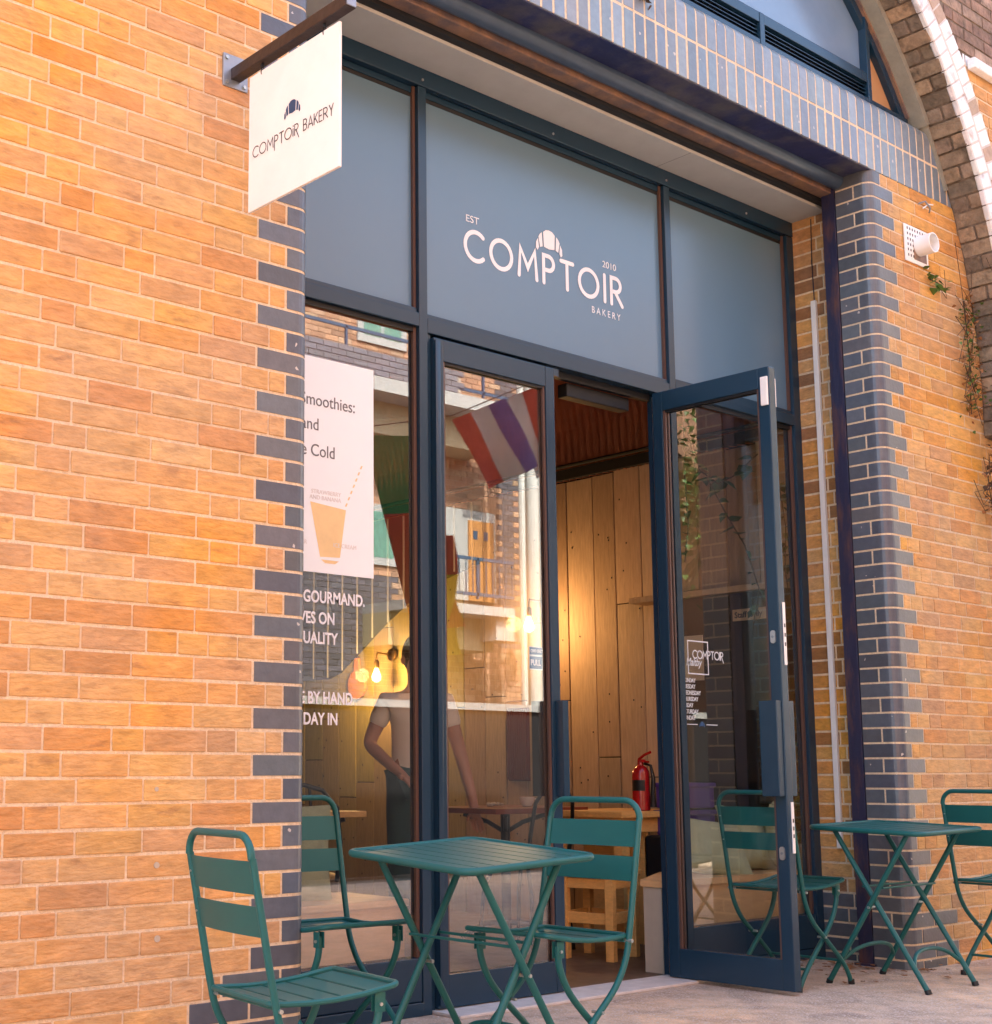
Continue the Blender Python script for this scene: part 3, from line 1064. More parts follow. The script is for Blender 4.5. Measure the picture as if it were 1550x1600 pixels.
# ================================================================== UPPER WINDOW
uw = thing('upper_window', 'navy upper window with louvre vents and frosted panes above the lintel', 'window', (2, 0.1, 4.5))
ACX, ACZ, AR = 1.765, 3.0, 2.9


def archx(z, r):
    return ACX + math.sqrt(max(0, r * r - (z - ACZ) ** 2))


mb = MB()
YU = 0.068
mb.box(-0.5, 3.79, YU, YU + 0.08, 4.502, 4.555, 'navy', bev=0.003)
mb.box(-0.5, 3.79, YU, YU + 0.08, 4.645, 4.70, 'navy', bev=0.003)
for x in (-0.4, 0.7, 1.75, 2.80):
    mb.box(x - 0.02, x + 0.02, YU - 0.003, YU + 0.08, 4.503, 4.699, 'navy', bev=0.003)
mb.box(3.765, 3.80, YU - 0.004, YU + 0.085, 4.503, 5.9, 'navy', bev=0.003)
for x in (1.2,):
    mb.box(x - 0.025, x + 0.025, YU - 0.002, YU + 0.08, 4.70, 5.9, 'navy', bev=0.003)
mb.box(-0.5, 3.765, YU, YU + 0.08, 5.12, 5.18, 'navy', bev=0.003)
mb.build('frame', uw)
mb = MB()
for i in range(4):
    z = 4.562 + i * 0.022
    mb.add([(-0.5, YU + 0.012, z), (3.765, YU + 0.012, z), (3.765, YU + 0.05, z + 0.016), (-0.5, YU + 0.05, z + 0.016),
            (-0.5, YU + 0.012, z - .003), (3.765, YU + 0.012, z - .003), (3.765, YU + 0.05, z + 0.013), (-0.5, YU + 0.05, z + 0.013)],
           [(0, 1, 2, 3), (4, 5, 6, 7), (0, 1, 5, 4), (2, 3, 7, 6)], 'navy')
mb.box(-0.5, 3.765, YU + 0.055, YU + 0.06, 4.555, 4.645, 'dark_gap')
mb.build('louvre', uw)
mb = MB()
mb.box(-0.5, 3.765, YU + 0.04, YU + 0.048, 4.70, 5.12, 'upper_glass')
mb.box(-0.5, 3.765, YU + 0.04, YU + 0.048, 5.18, 5.95, 'upper_glass')
mb.build('pane', uw)
# triangular corner light under the arch
mb = MB()
zz = [4.503 + i * 0.06 for i in range(22)]
pts = [(3.80, 4.555)] + [(archx(z, 2.805), z) for z in zz if archx(z, 2.805) > 3.81 and z > 4.55]
mb.prism(pts, YU + 0.04, YU + 0.046, 'tan_blind', axis='y')
mb.build('corner_pane', uw)
mb = MB()
mb.box(3.801, archx(4.53, 2.85), YU, YU + 0.08, 4.502, 4.556, 'navy', bev=0.003)
for ri, ro, ya, m_ in ((2.80, 2.848, YU + .005, 'navy'), (2.848, 2.863, YU - .012, 'rust')):
    prev = None
    for i in range(0, 40):
        a = R(30 + i * 3)
        q = [(ACX + r_ * math.cos(a), ACZ + r_ * math.sin(a)) for r_ in (ri, ro)]
        if prev and min(p[1] for p in prev) > 4.50:
            mb.prism([prev[0], prev[1], q[1], q[0]], ya, YU + 0.08, m_, axis='y')
        prev = q
mb.build('arched_frame', uw)

# ================================================================== RAILWAY ARCH
ra = thing('railway_arch', 'old weathered brick railway arch with white painted ring at the upper right', 'arch', (4.5, -0.1, 4.0))
# render ring
mb = MB()
prev = None
for i in range(0, 46):
    a = R(24 + i * 2.5)
    q = [(ACX + r_ * math.cos(a), ACZ + r_ * math.sin(a)) for r_ in (2.863, 2.905)]
    if prev and prev[0][1] > 4.47:
        mb.prism([prev[0], prev[1], q[1], q[0]], -0.02, 0.2, 'render', axis='y')
    elif prev:
        p2 = [(ACX + (2.875) * math.cos(a - R(2.5)), ACZ + 2.875 * math.sin(a - R(2.5))), (ACX + 2.905 * math.cos(a - R(2.5)), ACZ + 2.905 * math.sin(a - R(2.5))),
              (ACX + 2.905 * math.cos(a), ACZ + 2.905 * math.sin(a)), (ACX + 2.875 * math.cos(a), ACZ + 2.875 * math.sin(a))]
        mb.prism(p2, -0.012, 0.1, 'render', axis='y')
    prev = q
mb.build('render_ring', ra)
PR = 0.20
# intrados: rough bricks in two rows across the depth
mb = MB()
nseg = 96
a0, a1 = -4, 118
for i in range(nseg):
    aa, ab = R(a0 + (a1 - a0) * i / nseg), R(a0 + (a1 - a0) * (i + 1) / nseg)
    mb.prism([(ACX + 2.912 * math.cos(aa), ACZ + 2.912 * math.sin(aa)), (ACX + 3.14 * math.cos(aa), ACZ + 3.14 * math.sin(aa)),
              (ACX + 3.14 * math.cos(ab), ACZ + 3.14 * math.sin(ab)), (ACX + 2.912 * math.cos(ab), ACZ + 2.912 * math.sin(ab))], -PR + 0.01, 0.0, 'old_mortar', axis='y')
bl = 0.085
na = int(R(a1 - a0) * 2.9 / bl)
for i in range(na):
    for j, (y0, y1) in enumerate(((-0.095, -0.004), (-PR + .012, -0.108)) if i % 2 else ((-PR + .012, -0.004),)):
        aa = R(a0) + (i + 0.07) * bl / 2.9
        ab = R(a0) + (i + 0.93) * bl / 2.9
        dr = random.uniform(-0.004, 0.010)
        c = jit(random.choice([(0.27, 0.205, 0.14), (0.22, 0.17, 0.12), (0.31, 0.23, 0.15), (0.2, 0.155, 0.11), (0.34, 0.24, 0.15)]), .2)
        r0 = 2.9 + dr
        rj = [random.uniform(-.003, .003) for _ in range(4)]
        mb.prism([(ACX + (r0 + rj[0]) * math.cos(aa), ACZ + (r0 + rj[0]) * math.sin(aa)), (ACX + 2.95 * math.cos(aa), ACZ + 2.95 * math.sin(aa)),
                  (ACX + 2.95 * math.cos(ab), ACZ + 2.95 * math.sin(ab)), (ACX + (r0 + rj[1]) * math.cos(ab), ACZ + (r0 + rj[1]) * math.sin(ab))], y0, y1, 'old_brick', c, axis='y', bev=0.006)
mb.build('intrados', ra)
mb = MB()
for i in range(nseg):
    aa, ab = R(a0 + (a1 - a0) * i / nseg), R(a0 + (a1 - a0) * (i + 1) / nseg)
    mb.prism([(ACX + r_ * math.cos(t_), ACZ + r_ * math.sin(t_)) for r_, t_ in ((2.906, aa), (3.13, aa), (3.13, ab), (2.906, ab))], -PR - 0.0005, -PR + 0.009, 'white_brick', (.62, .57, .52), axis='y')
mb.build('ring_mortar', ra)
# white painted ring of voussoirs on the front face
mb = MB()
for ring, (ra0, ra1) in enumerate(((2.90, 3.01), (3.02, 3.135))):
    for i in range(na):
        aa = R(a0) + (i + 0.035 + ring * .5) * bl / 2.9
        ab = R(a0) + (i + 0.965 + ring * .5) * bl / 2.9
        c = (0.85, 0.83, 0.8) if random.random() < (.9 if ring == 0 else .75) else (0.45, 0.33, 0.24)
        yj = random.uniform(-.004, .004)
        mb.prism([(ACX + r_ * math.cos(t_), ACZ + r_ * math.sin(t_)) for r_, t_ in ((ra0, aa), (ra1, aa), (ra1, ab), (ra0, ab))],
                 -PR - 0.003 + yj * .5, -PR + 0.03, 'white_brick', jit(c, .06), axis='y', bev=0.007)
mb.build('voussoir_ring', ra)
# spandrel wall with courses
mb = MB()
def spandrel_cell(x0, x1, z0, z1, m, c):
    xa = archx((z0 + z1) / 2, 3.15) if (z0 + z1) / 2 < ACZ + 3.15 else -9
    if (z0 + z1) / 2 < ACZ:
        xa = ACX + 3.15
    x0 = max(x0, xa)
    if x1 - x0 > 0.02:
        mb.box(x0, x1, -PR + random.uniform(-.003, .002), -PR + 0.04, z0, z1, m, c, bev=0.003)
z = 2.2
k = 0
while z < 6.6:
    x = 2.2 - (k % 2) * 0.11
    while x < 6.2:
        if 4.79 < z + .03 < 4.87:
            m_, c = 'white_brick', (0.82, 0.8, 0.77)
        elif z > 4.8:
            m_, c = 'old_brick', jit(random.choice([(0.3, 0.19, 0.13), (0.22, 0.14, 0.1), (0.36, 0.25, 0.18)]), .2)
        else:
            m_, c = 'brick', ochre()
        spandrel_cell(x, x + 0.215, z, z + 0.064, m_, c)
        x += 0.225
    z += 0.075
    k += 1
# backing (mortar) cut by the arch
zs = [ACZ + 3.14 * math.sin(R(t_)) for t_ in range(0, 91, 3)]
for i in range(30):
    t0, t1 = R(i * 3), R(i * 3 + 3)
    za, zb = ACZ + 3.14 * math.sin(t0), ACZ + 3.14 * math.sin(t1)
    xa, xb = ACX + 3.14 * math.cos(t0), ACX + 3.14 * math.cos(t1)
    mb.prism([(xa, za), (6.2, za), (6.2, zb), (xb, zb)], -PR + 0.004, -0.002, 'old_mortar' if za > 4.8 else 'mortar', axis='y')
mb.box(-1.5, 6.2, -PR + .004, -0.002, ACZ + 3.14, 6.9, 'old_mortar')
mb.box(ACX + 3.14, 6.2, -PR + .004, -.002, 0, ACZ, 'mortar')
mb.build('spandrel', ra)
# a projecting white string course further right
mb = MB()
mb.box(4.34, 6.2, -PR - 0.05, -PR - .005, 4.80, 4.86, 'white_brick', (0.8, 0.78, 0.76), bev=0.006)
mb.build('string_course', ra)

# building mass behind, roof that closes the shop
mb = MB()
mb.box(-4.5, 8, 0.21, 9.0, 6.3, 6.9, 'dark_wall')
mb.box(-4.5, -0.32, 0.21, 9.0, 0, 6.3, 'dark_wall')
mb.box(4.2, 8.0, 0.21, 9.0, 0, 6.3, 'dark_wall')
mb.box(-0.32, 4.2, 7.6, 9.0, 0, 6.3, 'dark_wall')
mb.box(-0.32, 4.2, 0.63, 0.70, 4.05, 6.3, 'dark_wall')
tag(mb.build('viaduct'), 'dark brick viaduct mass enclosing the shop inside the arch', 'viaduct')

# ================================================================== INTERIOR
mb = MB()
mb.box(-0.3, 3.95, 0.62, 7.6, 0.001, 0.006, 'floor')
struct(mb.build('interior_floor'))
XW = 3.9
it = thing('plank_wall', 'limewashed vertical plank wall inside the doorway', 'wall', (XW, 3, 0))
mb = MB()
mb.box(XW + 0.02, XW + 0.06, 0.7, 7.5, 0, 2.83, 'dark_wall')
y = 0.75
while y < 7.4:
    wpl = random.uniform(0.17, 0.23)
    c = jit(random.choice([(0.42, 0.29, 0.19), (0.37, 0.25, 0.16), (0.46, 0.32, 0.21), (0.33, 0.22, 0.14)]), .08)
    cut = random.uniform(0.6, 2.2)
    for z0_, z1_ in ((0, cut - .006), (cut, 2.83 + random.uniform(-.01, .02))):
        if y > 3.3:
            c = (c[0] * 1.02, c[1] * 1.12, c[2] * 0.8)  # lamplight on the deeper planks put in as a yellower colour
        if not (y < 1.48 and z0_ < 1.9):
            mb.box(XW + random.uniform(0, .004), XW + 0.022, y + .004, y + wpl - .004, z0_, z1_, 'plank', jit(c, .09), bev=0.003)
        elif y < 1.48 and z1_ > 2.0:
            mb.box(XW, XW + 0.022, y + .003, y + wpl - .003, 2.0, z1_, 'plank', jit(c, .05), bev=0.002)
    for _ in range(9):
        yy, zz_ = random.uniform(y + .02, y + wpl - .02), random.uniform(0.2, 2.7)
        if y > 1.7:
            mb.box(XW - .002, XW + .001, yy, yy + .007, zz_, zz_ + .010, 'black')
    y += wpl
mb.build('planks', it)
mb = MB()
mb.box(XW - 0.16, XW, 0.75, 1.80, 1.955, 1.99, 'plank', (0.45, 0.3, 0.17), bev=0.003)
mb.build('shelf', it)
mb = MB()
mb.box(XW + 0.01, XW + 0.02, 3.2, 7.4, 2.1, 2.83, 'olive')
pts = [(7.4, 1.66), (4.9, 1.66), (4.76, 1.70), (4.5, 1.86), (4.2, 2.05), (3.95, 2.18), (3.6, 2.30), (3.2, 2.38), (3.2, 2.825), (7.4, 2.825)]
mb.prism(pts, XW - 0.015, XW - 0.006, 'olive', axis='x')
y = 3.3
while y < 7.3:
    zb = 1.67 if y > 4.8 else 2.4 - max(0, (y - 3.2) / 1.6) ** 1.5 * 0.72
    mb.tube([(XW - 0.016, y, zb), (XW - 0.016, y, 2.82)], 0.008, 'soffit', n=6)
    y += 0.18
mb.build('olive_cladding', it)
# vault lining with ridges
mb = MB()
prof = []
NY = 240
ys = [0.71 + i * (6.8 / NY) for i in range(NY + 1)]
angs = [R(a) for a in range(0, 181, 9)]
vs = []
for i, y in enumerate(ys):
    off = 0.02 * math.cos(i * PI)
    for a in angs:
        vs.append((1.8 + (2.1 + off) * math.cos(a), y, 2.83 + (2.1 + off) * math.sin(a)))
na_ = len(angs)
fs = [(i * na_ + j, i * na_ + j + 1, (i + 1) * na_ + j + 1, (i + 1) * na_ + j) for i in range(NY) for j in range(na_ - 1)]
mb.add(vs, fs, 'corr')
o = mb.build('vault_lining')
tag(o, 'rust red corrugated vault lining above the plank wall', 'ceiling')
mb = MB()
mb.box(XW - 0.04, XW + 0.04, 0.71, 7.5, 2.835, 2.90, 'dark_wall')
mb.tube([(XW - 0.05, 0.75, 2.92), (XW - 0.05, 7.4, 2.92)], 0.012, 'black', n=8)
tag(mb.build('wall_plate'), 'dark timber plate between the plank wall and red corrugated lining', 'beam')
mb = MB()
mb.box(-0.31, 3.95, 7.45, 7.5, 0, 2.83, 'olive')
tag(mb.build('back_wall'), 'dark olive back wall deep inside the shop', 'wall')
mb = MB()
mb.box(-0.318, -0.30, 0.63, 7.5, 0, 2.9, 'cream_board')
tag(mb.build('side_wall'), 'plain cream side wall inside the shop behind the poster window', 'wall')
# recess's darkness put in as a black block; low cupboard under the crates
mb = MB()
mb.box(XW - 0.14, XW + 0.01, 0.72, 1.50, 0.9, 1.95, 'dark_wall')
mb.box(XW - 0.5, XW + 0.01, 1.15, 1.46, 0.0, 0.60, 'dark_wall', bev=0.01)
tag(mb.build('dark_recess_and_cupboard'), 'black block for the dark recess behind the right window, with a low cupboard', 'cupboard')
mb = MB()
mb.box(XW - 0.15, XW - 0.142, 1.275, 1.42, 1.47, 1.73, 'cream_board')
tag(mb.build('notice_sheet'), 'cream notice sheet pinned in the black recess behind the door lettering', 'notice')
st_ = thing('staff_sign', 'small wooden Staff Only sign in the black recess', 'sign', (XW - 0.15, 1.0, 1.74))
mb = MB()
mb.box(XW - 0.152, XW - 0.142, 0.82, 1.06, 1.79, 1.855, 'plank', (0.5, 0.34, 0.2), bev=0.002)
mb.build('board', st_)
text_mesh('Staff Only', 0.046, 'sign_ink', (XW - 0.154, 1.045, 1.807), (0, -1, 0), (0, 0, 1), st_, bold=0.001)
for k in range(2):
    mb = MB()
    z = 0.60 + k * 0.15
    mb.box(XW - 0.42, XW - 0.16, 1.22, 1.43, z, z + 0.135, 'purple', bev=0.012)
    mb.box(XW - 0.435, XW - 0.155, 1.21, 1.44, z + 0.115, z + 0.14, 'purple', bev=0.006)
    mb.box(XW - 0.437, XW - 0.434, 1.27, 1.38, z + 0.06, z + 0.085, 'black')
    tag(mb.build('storage_crate'), ['lower purple plastic crate on the black cupboard', 'upper purple plastic crate stacked on the black cupboard'][k], 'crate', 'purple crates behind the door')


# benches
def bench(x0, x1, y0, y1, zt, label, base='ply', side='cream_board', cut=False):
    t = thing('window_bench', label, 'bench', ((x0 + x1) / 2, (y0 + y1) / 2, 0))
    if cut:     # the doorway end is chamfered back
        mb = MB()
        mb.prism([(x0 - .01, y0 - .01), (x1, y0 - .01), (x1, y1), (x0 + .5, y1), (x0 - .01, y0 + .13)], zt - .03, zt, 'ply')
        mb.build('seat_board', t)
        mb = MB()
        mb.box(x0 + .02, x1, y0 + .01, y0 + .03, 0.006, zt - .03, base)
        mb.box(x0, x0 + .02, y0 + .01, y0 + .12, 0.006, zt - .03, side)
        mb.prism([(x0 + .02, y0 + .12), (x0 + .02, y0 + .10), (x0 + .5, y1 - .03), (x0 + .5, y1 - .01)], 0.006, zt - .03, side)
        mb.build('base', t)
        return
    mb = MB()
    mb.box(x0 - .01, x1 + .01, y0 - .01, y1 + .02, zt - 0.03, zt, 'ply', bev=0.006)
    mb.build('seat_board', t)
    mb = MB()
    mb.box(x0, x1, y0 + .01, y0 + .03, 0.006, zt - 0.03, base)
    mb.box(x0, x0 + .02, y0 + .03, y1, 0.006, zt - 0.03, side)
    mb.box(x1 - .02, x1, y0 + .03, y1, 0.006, zt - 0.03, side)
    mb.box(x0 + .02, x1 - .02, y1 - .02, y1, 0.006, zt - 0.03, base)
    mb.build('base', t)


bench(-0.25, 0.93, 0.66, 1.06, 0.445, 'plywood bench inside the left window behind the teal chairs')
bench(2.56, 3.86, 0.66, 1.08, 0.435, 'plywood bench with sage cushions inside the right window', cut=True)


def cushion(c, w_, h_, d_, rot, label):
    bm = bmesh.new()
    bmesh.ops.create_cube(bm, size=2)
    bmesh.ops.subdivide_edges(bm, edges=bm.edges[:], cuts=9, use_grid_fill=True)
    for v in bm.verts:
        x, y, z = v.co
        rr = (1 - abs(x) ** 2.6) * (1 - abs(z) ** 2.6)
        yy = y * (0.10 + 0.9 * max(0, rr) ** 0.55)
        k = 1 - 0.09 * (1 - (abs(x * z)) ** 1.2)
        v.co = (x * w_ / 2 * k, yy * d_ / 2 + 0.006 * math.sin(x * 7 + z * 4) * rr, z * h_ / 2 * k)
    mb = MB()
    mb.bm(bm, 'sage')
    mb.xf(Matrix.Translation(c) @ Matrix.Rotation(rot[2], 4, 'Z') @ Matrix.Rotation(rot[0], 4, 'X') @ Matrix.Rotation(rot[1], 4, 'Y'))
    tag(mb.build('cushion', smooth=True), label, 'cushion', 'sage cushions on the window benches')


cushion((3.16, 0.83, 0.565), 0.44, 0.34, 0.17, (R(-35), R(10), R(-14)), 'leaning sage green cushion nearest the doorway on the right window bench')
cushion((3.56, 0.88, 0.60), 0.40, 0.36, 0.17, (R(-22), R(3), R(4)), 'middle sage green cushion on the right window bench')
cushion((3.66, 0.76, 0.61), 0.26, 0.36, 0.13, (R(-8), R(-2), R(30)), 'upright sage green cushion at the far end of the right window bench')
cushion((0.50, 0.90, 0.62), 0.40, 0.42, 0.16, (R(-10), R(3), R(-14)), 'pale sage cushion on the left window bench')


# pine stool, pine table, extinguisher
def stool(c, rot, label):
    t = thing('pine_stool', label, 'stool', c, (0, 0, rot))
    mb = MB(); mb.local = True
    mb.box(-.165, .165, -.165, .165, .415, .44, 'pine', bev=0.006)
    mb.build('seat', t)
    for sx in (-1, 1):
        for sy in (-1, 1):
            mb = MB(); mb.local = True
            x, y = sx * .13, sy * .13
            mb.box(x - .022, x + .022, y - .022, y + .022, 0.0, .414, 'pine', bev=0.003)
            mb.build('leg', t)
    for s_ in (-1, 1):
        for z0_, z1_ in ((.355, .405), (.18, .235)):
            for q in ((-.108, .108, s_ * .13 - .011, s_ * .13 + .011), (s_ * .13 - .011, s_ * .13 + .011, -.108, .108)):
                mb = MB(); mb.local = True
                mb.box(*q, z0_, z1_, 'pine', bev=0.002)
                mb.build('rail', t)
    return t


stool((2.80, 1.27, 0.006), R(14), 'square pine stool standing just inside the doorway')
t = thing('pine_table', 'tall narrow pine table carrying the red extinguisher', 'table', (3.45, 1.72, 0.006))
mb = MB()
mb.box(3.13, 3.78, 1.38, 1.95, 0.70, 0.735, 'pine', bev=0.005)
mb.build('table_top', t)
for x, y in ((3.18, 1.43), (3.18, 1.89), (3.72, 1.43), (3.72, 1.89)):
    mb = MB()
    mb.box(x - .03, x + .03, y - .03, y + .03, 0.006, 0.70, 'pine', bev=0.003)
    mb.build('leg', t)
mb = MB()
mb.box(3.21, 3.69, 1.42, 1.44, 0.62, 0.70, 'pine', bev=0.002)
mb.box(3.165, 3.185, 1.46, 1.86, 0.62, 0.70, 'pine', bev=0.002)
mb.box(3.40, 3.42, 1.44, 1.9, 0.006, 0.62, 'pine', bev=0.002)
mb.build('apron', t)
t = thing('fire_extinguisher', 'red fire extinguisher with black hose standing on the pine table', 'extinguisher', (3.43, 1.49, 0.735))
c = (3.43, 1.49, 0.735)
mb = MB()
mb.lathe([(0.045, 0), (0.05, 0.005), (0.05, 0.2), (0.047, 0.22), (0.035, 0.24), (0.018, 0.252), (0.016, 0.27)], c, 'red_paint', 24)
mb.build('cylinder', t, smooth=True)
mb = MB()
mb.box(c[0] - .012, c[0] + .012, c[1] - .03, c[1] + .012, c[2] + .268, c[2] + .285, 'red_paint', bev=0.003)
mb.tube([(c[0], c[1] + .01, c[2] + .285), (c[0] + .0, c[1] - .03, c[2] + .31), (c[0] + .0, c[1] - .075, c[2] + .325)], 0.008, 'red_paint', 8)
mb.tube([(c[0], c[1], c[2] + .275), (c[0] + .0, c[1] - .06, c[2] + .27)], 0.006, 'red_paint', 8)
mb.build('lever', t, smooth=True)
mb = MB()
mb.tube([(c[0] + .01, c[1] - .02, c[2] + .262), (c[0] + .01, c[1] - .065, c[2] + .25), (c[0] + .01, c[1] - .08, c[2] + .18), (c[0] + .01, c[1] - .075, c[2] + .06), (c[0] + .01, c[1] - .075, c[2] + .02)], [.007, .008, .012, .016, .02], 'black', 10)
mb.build('hose', t, smooth=True)
mb = MB()
vs = []
for j in range(9):
    a = R(150 + j * 12)
    for z_ in (0.11, 0.17):
        vs.append((c[0] + .0506 * math.cos(a), c[1] + .0506 * math.sin(a), c[2] + z_))
mb.add(vs, [(2 * j, 2 * j + 2, 2 * j + 3, 2 * j + 1) for j in range(8)], 'black')
vs = []
for j in range(9):
    a = R(160 + j * 10)
    for z_ in (0.04, 0.10):
        vs.append((c[0] + .0506 * math.cos(a), c[1] + .0506 * math.sin(a), c[2] + z_))
mb.build('rating_label', t)


# bistro furniture indoors
def indoor_table(c, top='redwood', label='', w_=0.62, d_=0.62, rot=0):
    t = thing('cafe_table', label, 'table', c, (0, 0, rot))
    mb = MB(); mb.local = True
    mb.box(-w_ / 2, w_ / 2, -d_ / 2, d_ / 2, .715, .745, top, bev=0.004)
    mb.build('table_top', t)
    mb = MB(); mb.local = True
    mb.tube([(0, 0, .03), (0, 0, .715)], 0.028, 'black_iron', 12)
    for k in range(4):
        a = k * PI / 2 + PI / 4
        mb.tube([(0.0, 0, .10), (.12 * math.cos(a), .12 * math.sin(a), .09), (.26 * math.cos(a), .26 * math.sin(a), .015)], 0.016, 'black_iron', 8)
        mb.tube([(0.0, 0, .60), (.10 * math.cos(a), .10 * math.sin(a), .66), (.24 * math.cos(a), .24 * math.sin(a), .705)], 0.013, 'black_iron', 8)
    mb.build('pedestal', t, smooth=True)


def indoor_chair(c, rot, label):
    t = thing('bistro_chair', label, 'chair', c, (0, 0, rot), 'black bistro chairs inside the shop')
    mb = MB(); mb.local = True
    mb.lathe([(0.18, .44), (0.2, .448), (0.2, .46), (0.18, .468)], (0, 0, 0), 'pine', 24)
    mb.build('seat', t, smooth=True)
    mb = MB(); mb.local = True
    pts = [(-.17 + 0 * i, 0, 0) for i in range(1)]
    loop = [(-.15, -.17, .44), (-.19, -.18, .62), (-.21, -.16, .78), (-.22, -.09, .86), (-.225, 0, .885), (-.22, .09, .86), (-.21, .16, .78), (-.19, .18, .62), (-.15, .17, .44)]
    mb.tube(loop, 0.011, 'black_iron', 8)
    mb.tube([(-.16, -.06, .45), (-.20, -.05, .65), (-.22, -.03, .87)], 0.007, 'black_iron', 6)
    mb.tube([(-.16, .06, .45), (-.20, .05, .65), (-.22, .03, .87)], 0.007, 'black_iron', 6)
    mb.build('back_frame', t, smooth=True)
    for sx in (-1, 1):
        for sy in (-1, 1):
            mb = MB(); mb.local = True
            mb.tube([(sx * .12, sy * .12, .44), (sx * .165, sy * .15, .3), (sx * .19, sy * .17, 0)], 0.011, 'black_iron', 8)
            mb.build('leg', t, smooth=True)


indoor_table((2.98, 2.12, 0.006), 'redwood', 'dark red topped cafe table with a white cup on it', 0.75, 0.6)
indoor_table((1.55, 2.2, 0.006), 'pine', 'pine topped cafe table behind the left window', 0.5, 0.5)
indoor_chair((2.2, 2.95, 0.006), R(-60), 'black bistro chair behind the red topped table')
indoor_chair((2.75, 1.75, 0.006), R(95), 'black bistro chair between the pine stool and the red topped table')
indoor_chair((1.75, 2.85, 0.006), R(-80), 'black bistro chair behind the pine topped table')
indoor_chair((1.2, 1.75, 0.006), R(60), 'black bistro chair nearest the left window bench')
# cup and saucer, pastry
t = thing('coffee_cup', 'white coffee cup on the red topped cafe table', 'cup', (3.14, 2.10, 0.751))
c = (3.14, 2.10, 0.751)
mb = MB()
mb.lathe([(0.02, 0.0), (0.03, 0.004), (0.042, 0.03), (0.046, 0.055), (0.043, 0.055), (0.038, 0.03), (0.02, 0.008)], c, 'china', 20)
mb.build('bowl', t, smooth=True)
mb = MB()
mb.tube([(c[0] + .044, c[1] - .0, c[2] + .045), (c[0] + .066, c[1] - .012, c[2] + .042), (c[0] + .066, c[1] - .012, c[2] + .022), (c[0] + .038, c[1], c[2] + .018)], 0.004, 'china', 6)
mb.build('handle', t, smooth=True)
mb = MB()
for i in range(14):
    a, r_ = random.uniform(0, 6.28), random.uniform(0, .05)
    mb.lathe([(0.001, 0), (0.012, 0.004), (0.012, 0.014), (0.004, 0.02)], (2.88 + r_ * math.cos(a), 2.10 + r_ * math.sin(a), 0.752 + random.uniform(0, .01)), 'cream_board', 7)
tag(mb.build('biscuits', smooth=True), 'small heap of pale biscuits on the red topped table', 'biscuits')


# wall lamps (lit)
def sconce(y, z, label, power):
    t = thing('wall_lamp', label, 'lamp', (XW - 0.01, y, z))
    mb = MB()
    mb.lathe([(0.045, 0), (0.045, 0.015), (0.02, 0.022)], (0, 0, 0), 'brass', 18)
    mb.xf(Matrix.Translation((XW - 0.016, y, z)) @ Matrix.Rotation(R(-90), 4, 'Y'))
    mb.tube([(XW - 0.03, y, z), (XW - 0.16, y, z + 0.01), (XW - 0.17, y, z - 0.01), (XW - 0.17, y, z - 0.05)], 0.006, 'brass', 8)
    mb.build('bracket', t, smooth=True)
    mb = MB()
    mb.lathe([(0.012, 0), (0.02, -0.01), (0.022, -0.055), (0.015, -0.06)], (XW - 0.17, y, z - 0.045), 'brass', 14)
    mb.build('socket', t, smooth=True)
    mb = MB()
    mb.lathe([(0.012, 0), (0.02, -0.02), (0.034, -0.06), (0.03, -0.085), (0.012, -0.1), (0.001, -0.102)], (XW - 0.17, y, z - 0.105), 'bulb', 18)
    mb.build('bulb', t, smooth=True)
    l = bpy.data.lights.new('lamp_light', 'POINT')
    l.energy = power
    l.color = (1.0, 0.55, 0.2)
    l.shadow_soft_size = 0.05
    lo = bpy.data.objects.new('lamp_light', l)
    COL.objects.link(lo)
    lo.location = (XW - 0.30 - (XW - 0.01), 0, -0.16)
    lo.parent = t


sconce(2.62, 2.05, 'lit brass wall lamp on the plank wall just beyond the doorway', 3.5)
sconce(4.15, 1.80, 'lit brass wall lamp seen through the left window above the round board', 6)
mb = MB()
bp_ = [(0.0, 0.2), (0.02, 0.2), (0.03, 0.1)] + arc(0, 0, 0.11, 60, -240, 16, 0.1) + [(-0.03, 0.1), (-0.02, 0.2)]
mb.prism([(4.55 + a, 1.60 + b) for a, b in bp_], XW - .035, XW - .012, 'board_orange', axis='x')
tag(mb.build('serving_board'), 'orange paddle shaped serving board hanging by the wall lamp', 'board')
mb = MB()
for i in range(9):
    mb.box(XW - 0.03, XW - .006, 2.80 + i * 0.02, 2.814 + i * 0.02, 0.90, 1.36, 'rack_red')
mb.box(XW - .0055, XW - .003, 2.79, 2.985, .89, 1.37, 'rack_red')
tag(mb.build('red_rack'), 'slatted red rack hanging on the plank wall left of the doorway', 'rack')


# hanging vine and pot plants behind the right window
def leaf_faces(mb, p, size, m, droop=0.3, spread=None):
    """one heart shaped leaf with a folded midrib"""
    d = Vector((random.uniform(-1, 1), random.uniform(-1, 1), random.uniform(-1.2, .3))).normalized() if spread is None else spread
    side = d.cross(Vector((random.uniform(-.4, .4), random.uniform(-.4, .4), 1))).normalized()
    nrm = side.cross(d)
    L_ = size
    pts = [Vector((0, 0, 0)), side * L_ * .36 + d * L_ * .1, side * L_ * .42 + d * L_ * .38, d * L_, -side * L_ * .42 + d * L_ * .38, -side * L_ * .36 + d * L_ * .1]
    pts = [Vector(p) + q + (nrm * L_ * .1 if i in (1, 2, 4, 5) else Vector((0, 0, 0))) for i, q in enumerate(pts)]
    mb.add(pts, [(0, 1, 2, 3), (0, 3, 4, 5)], m)


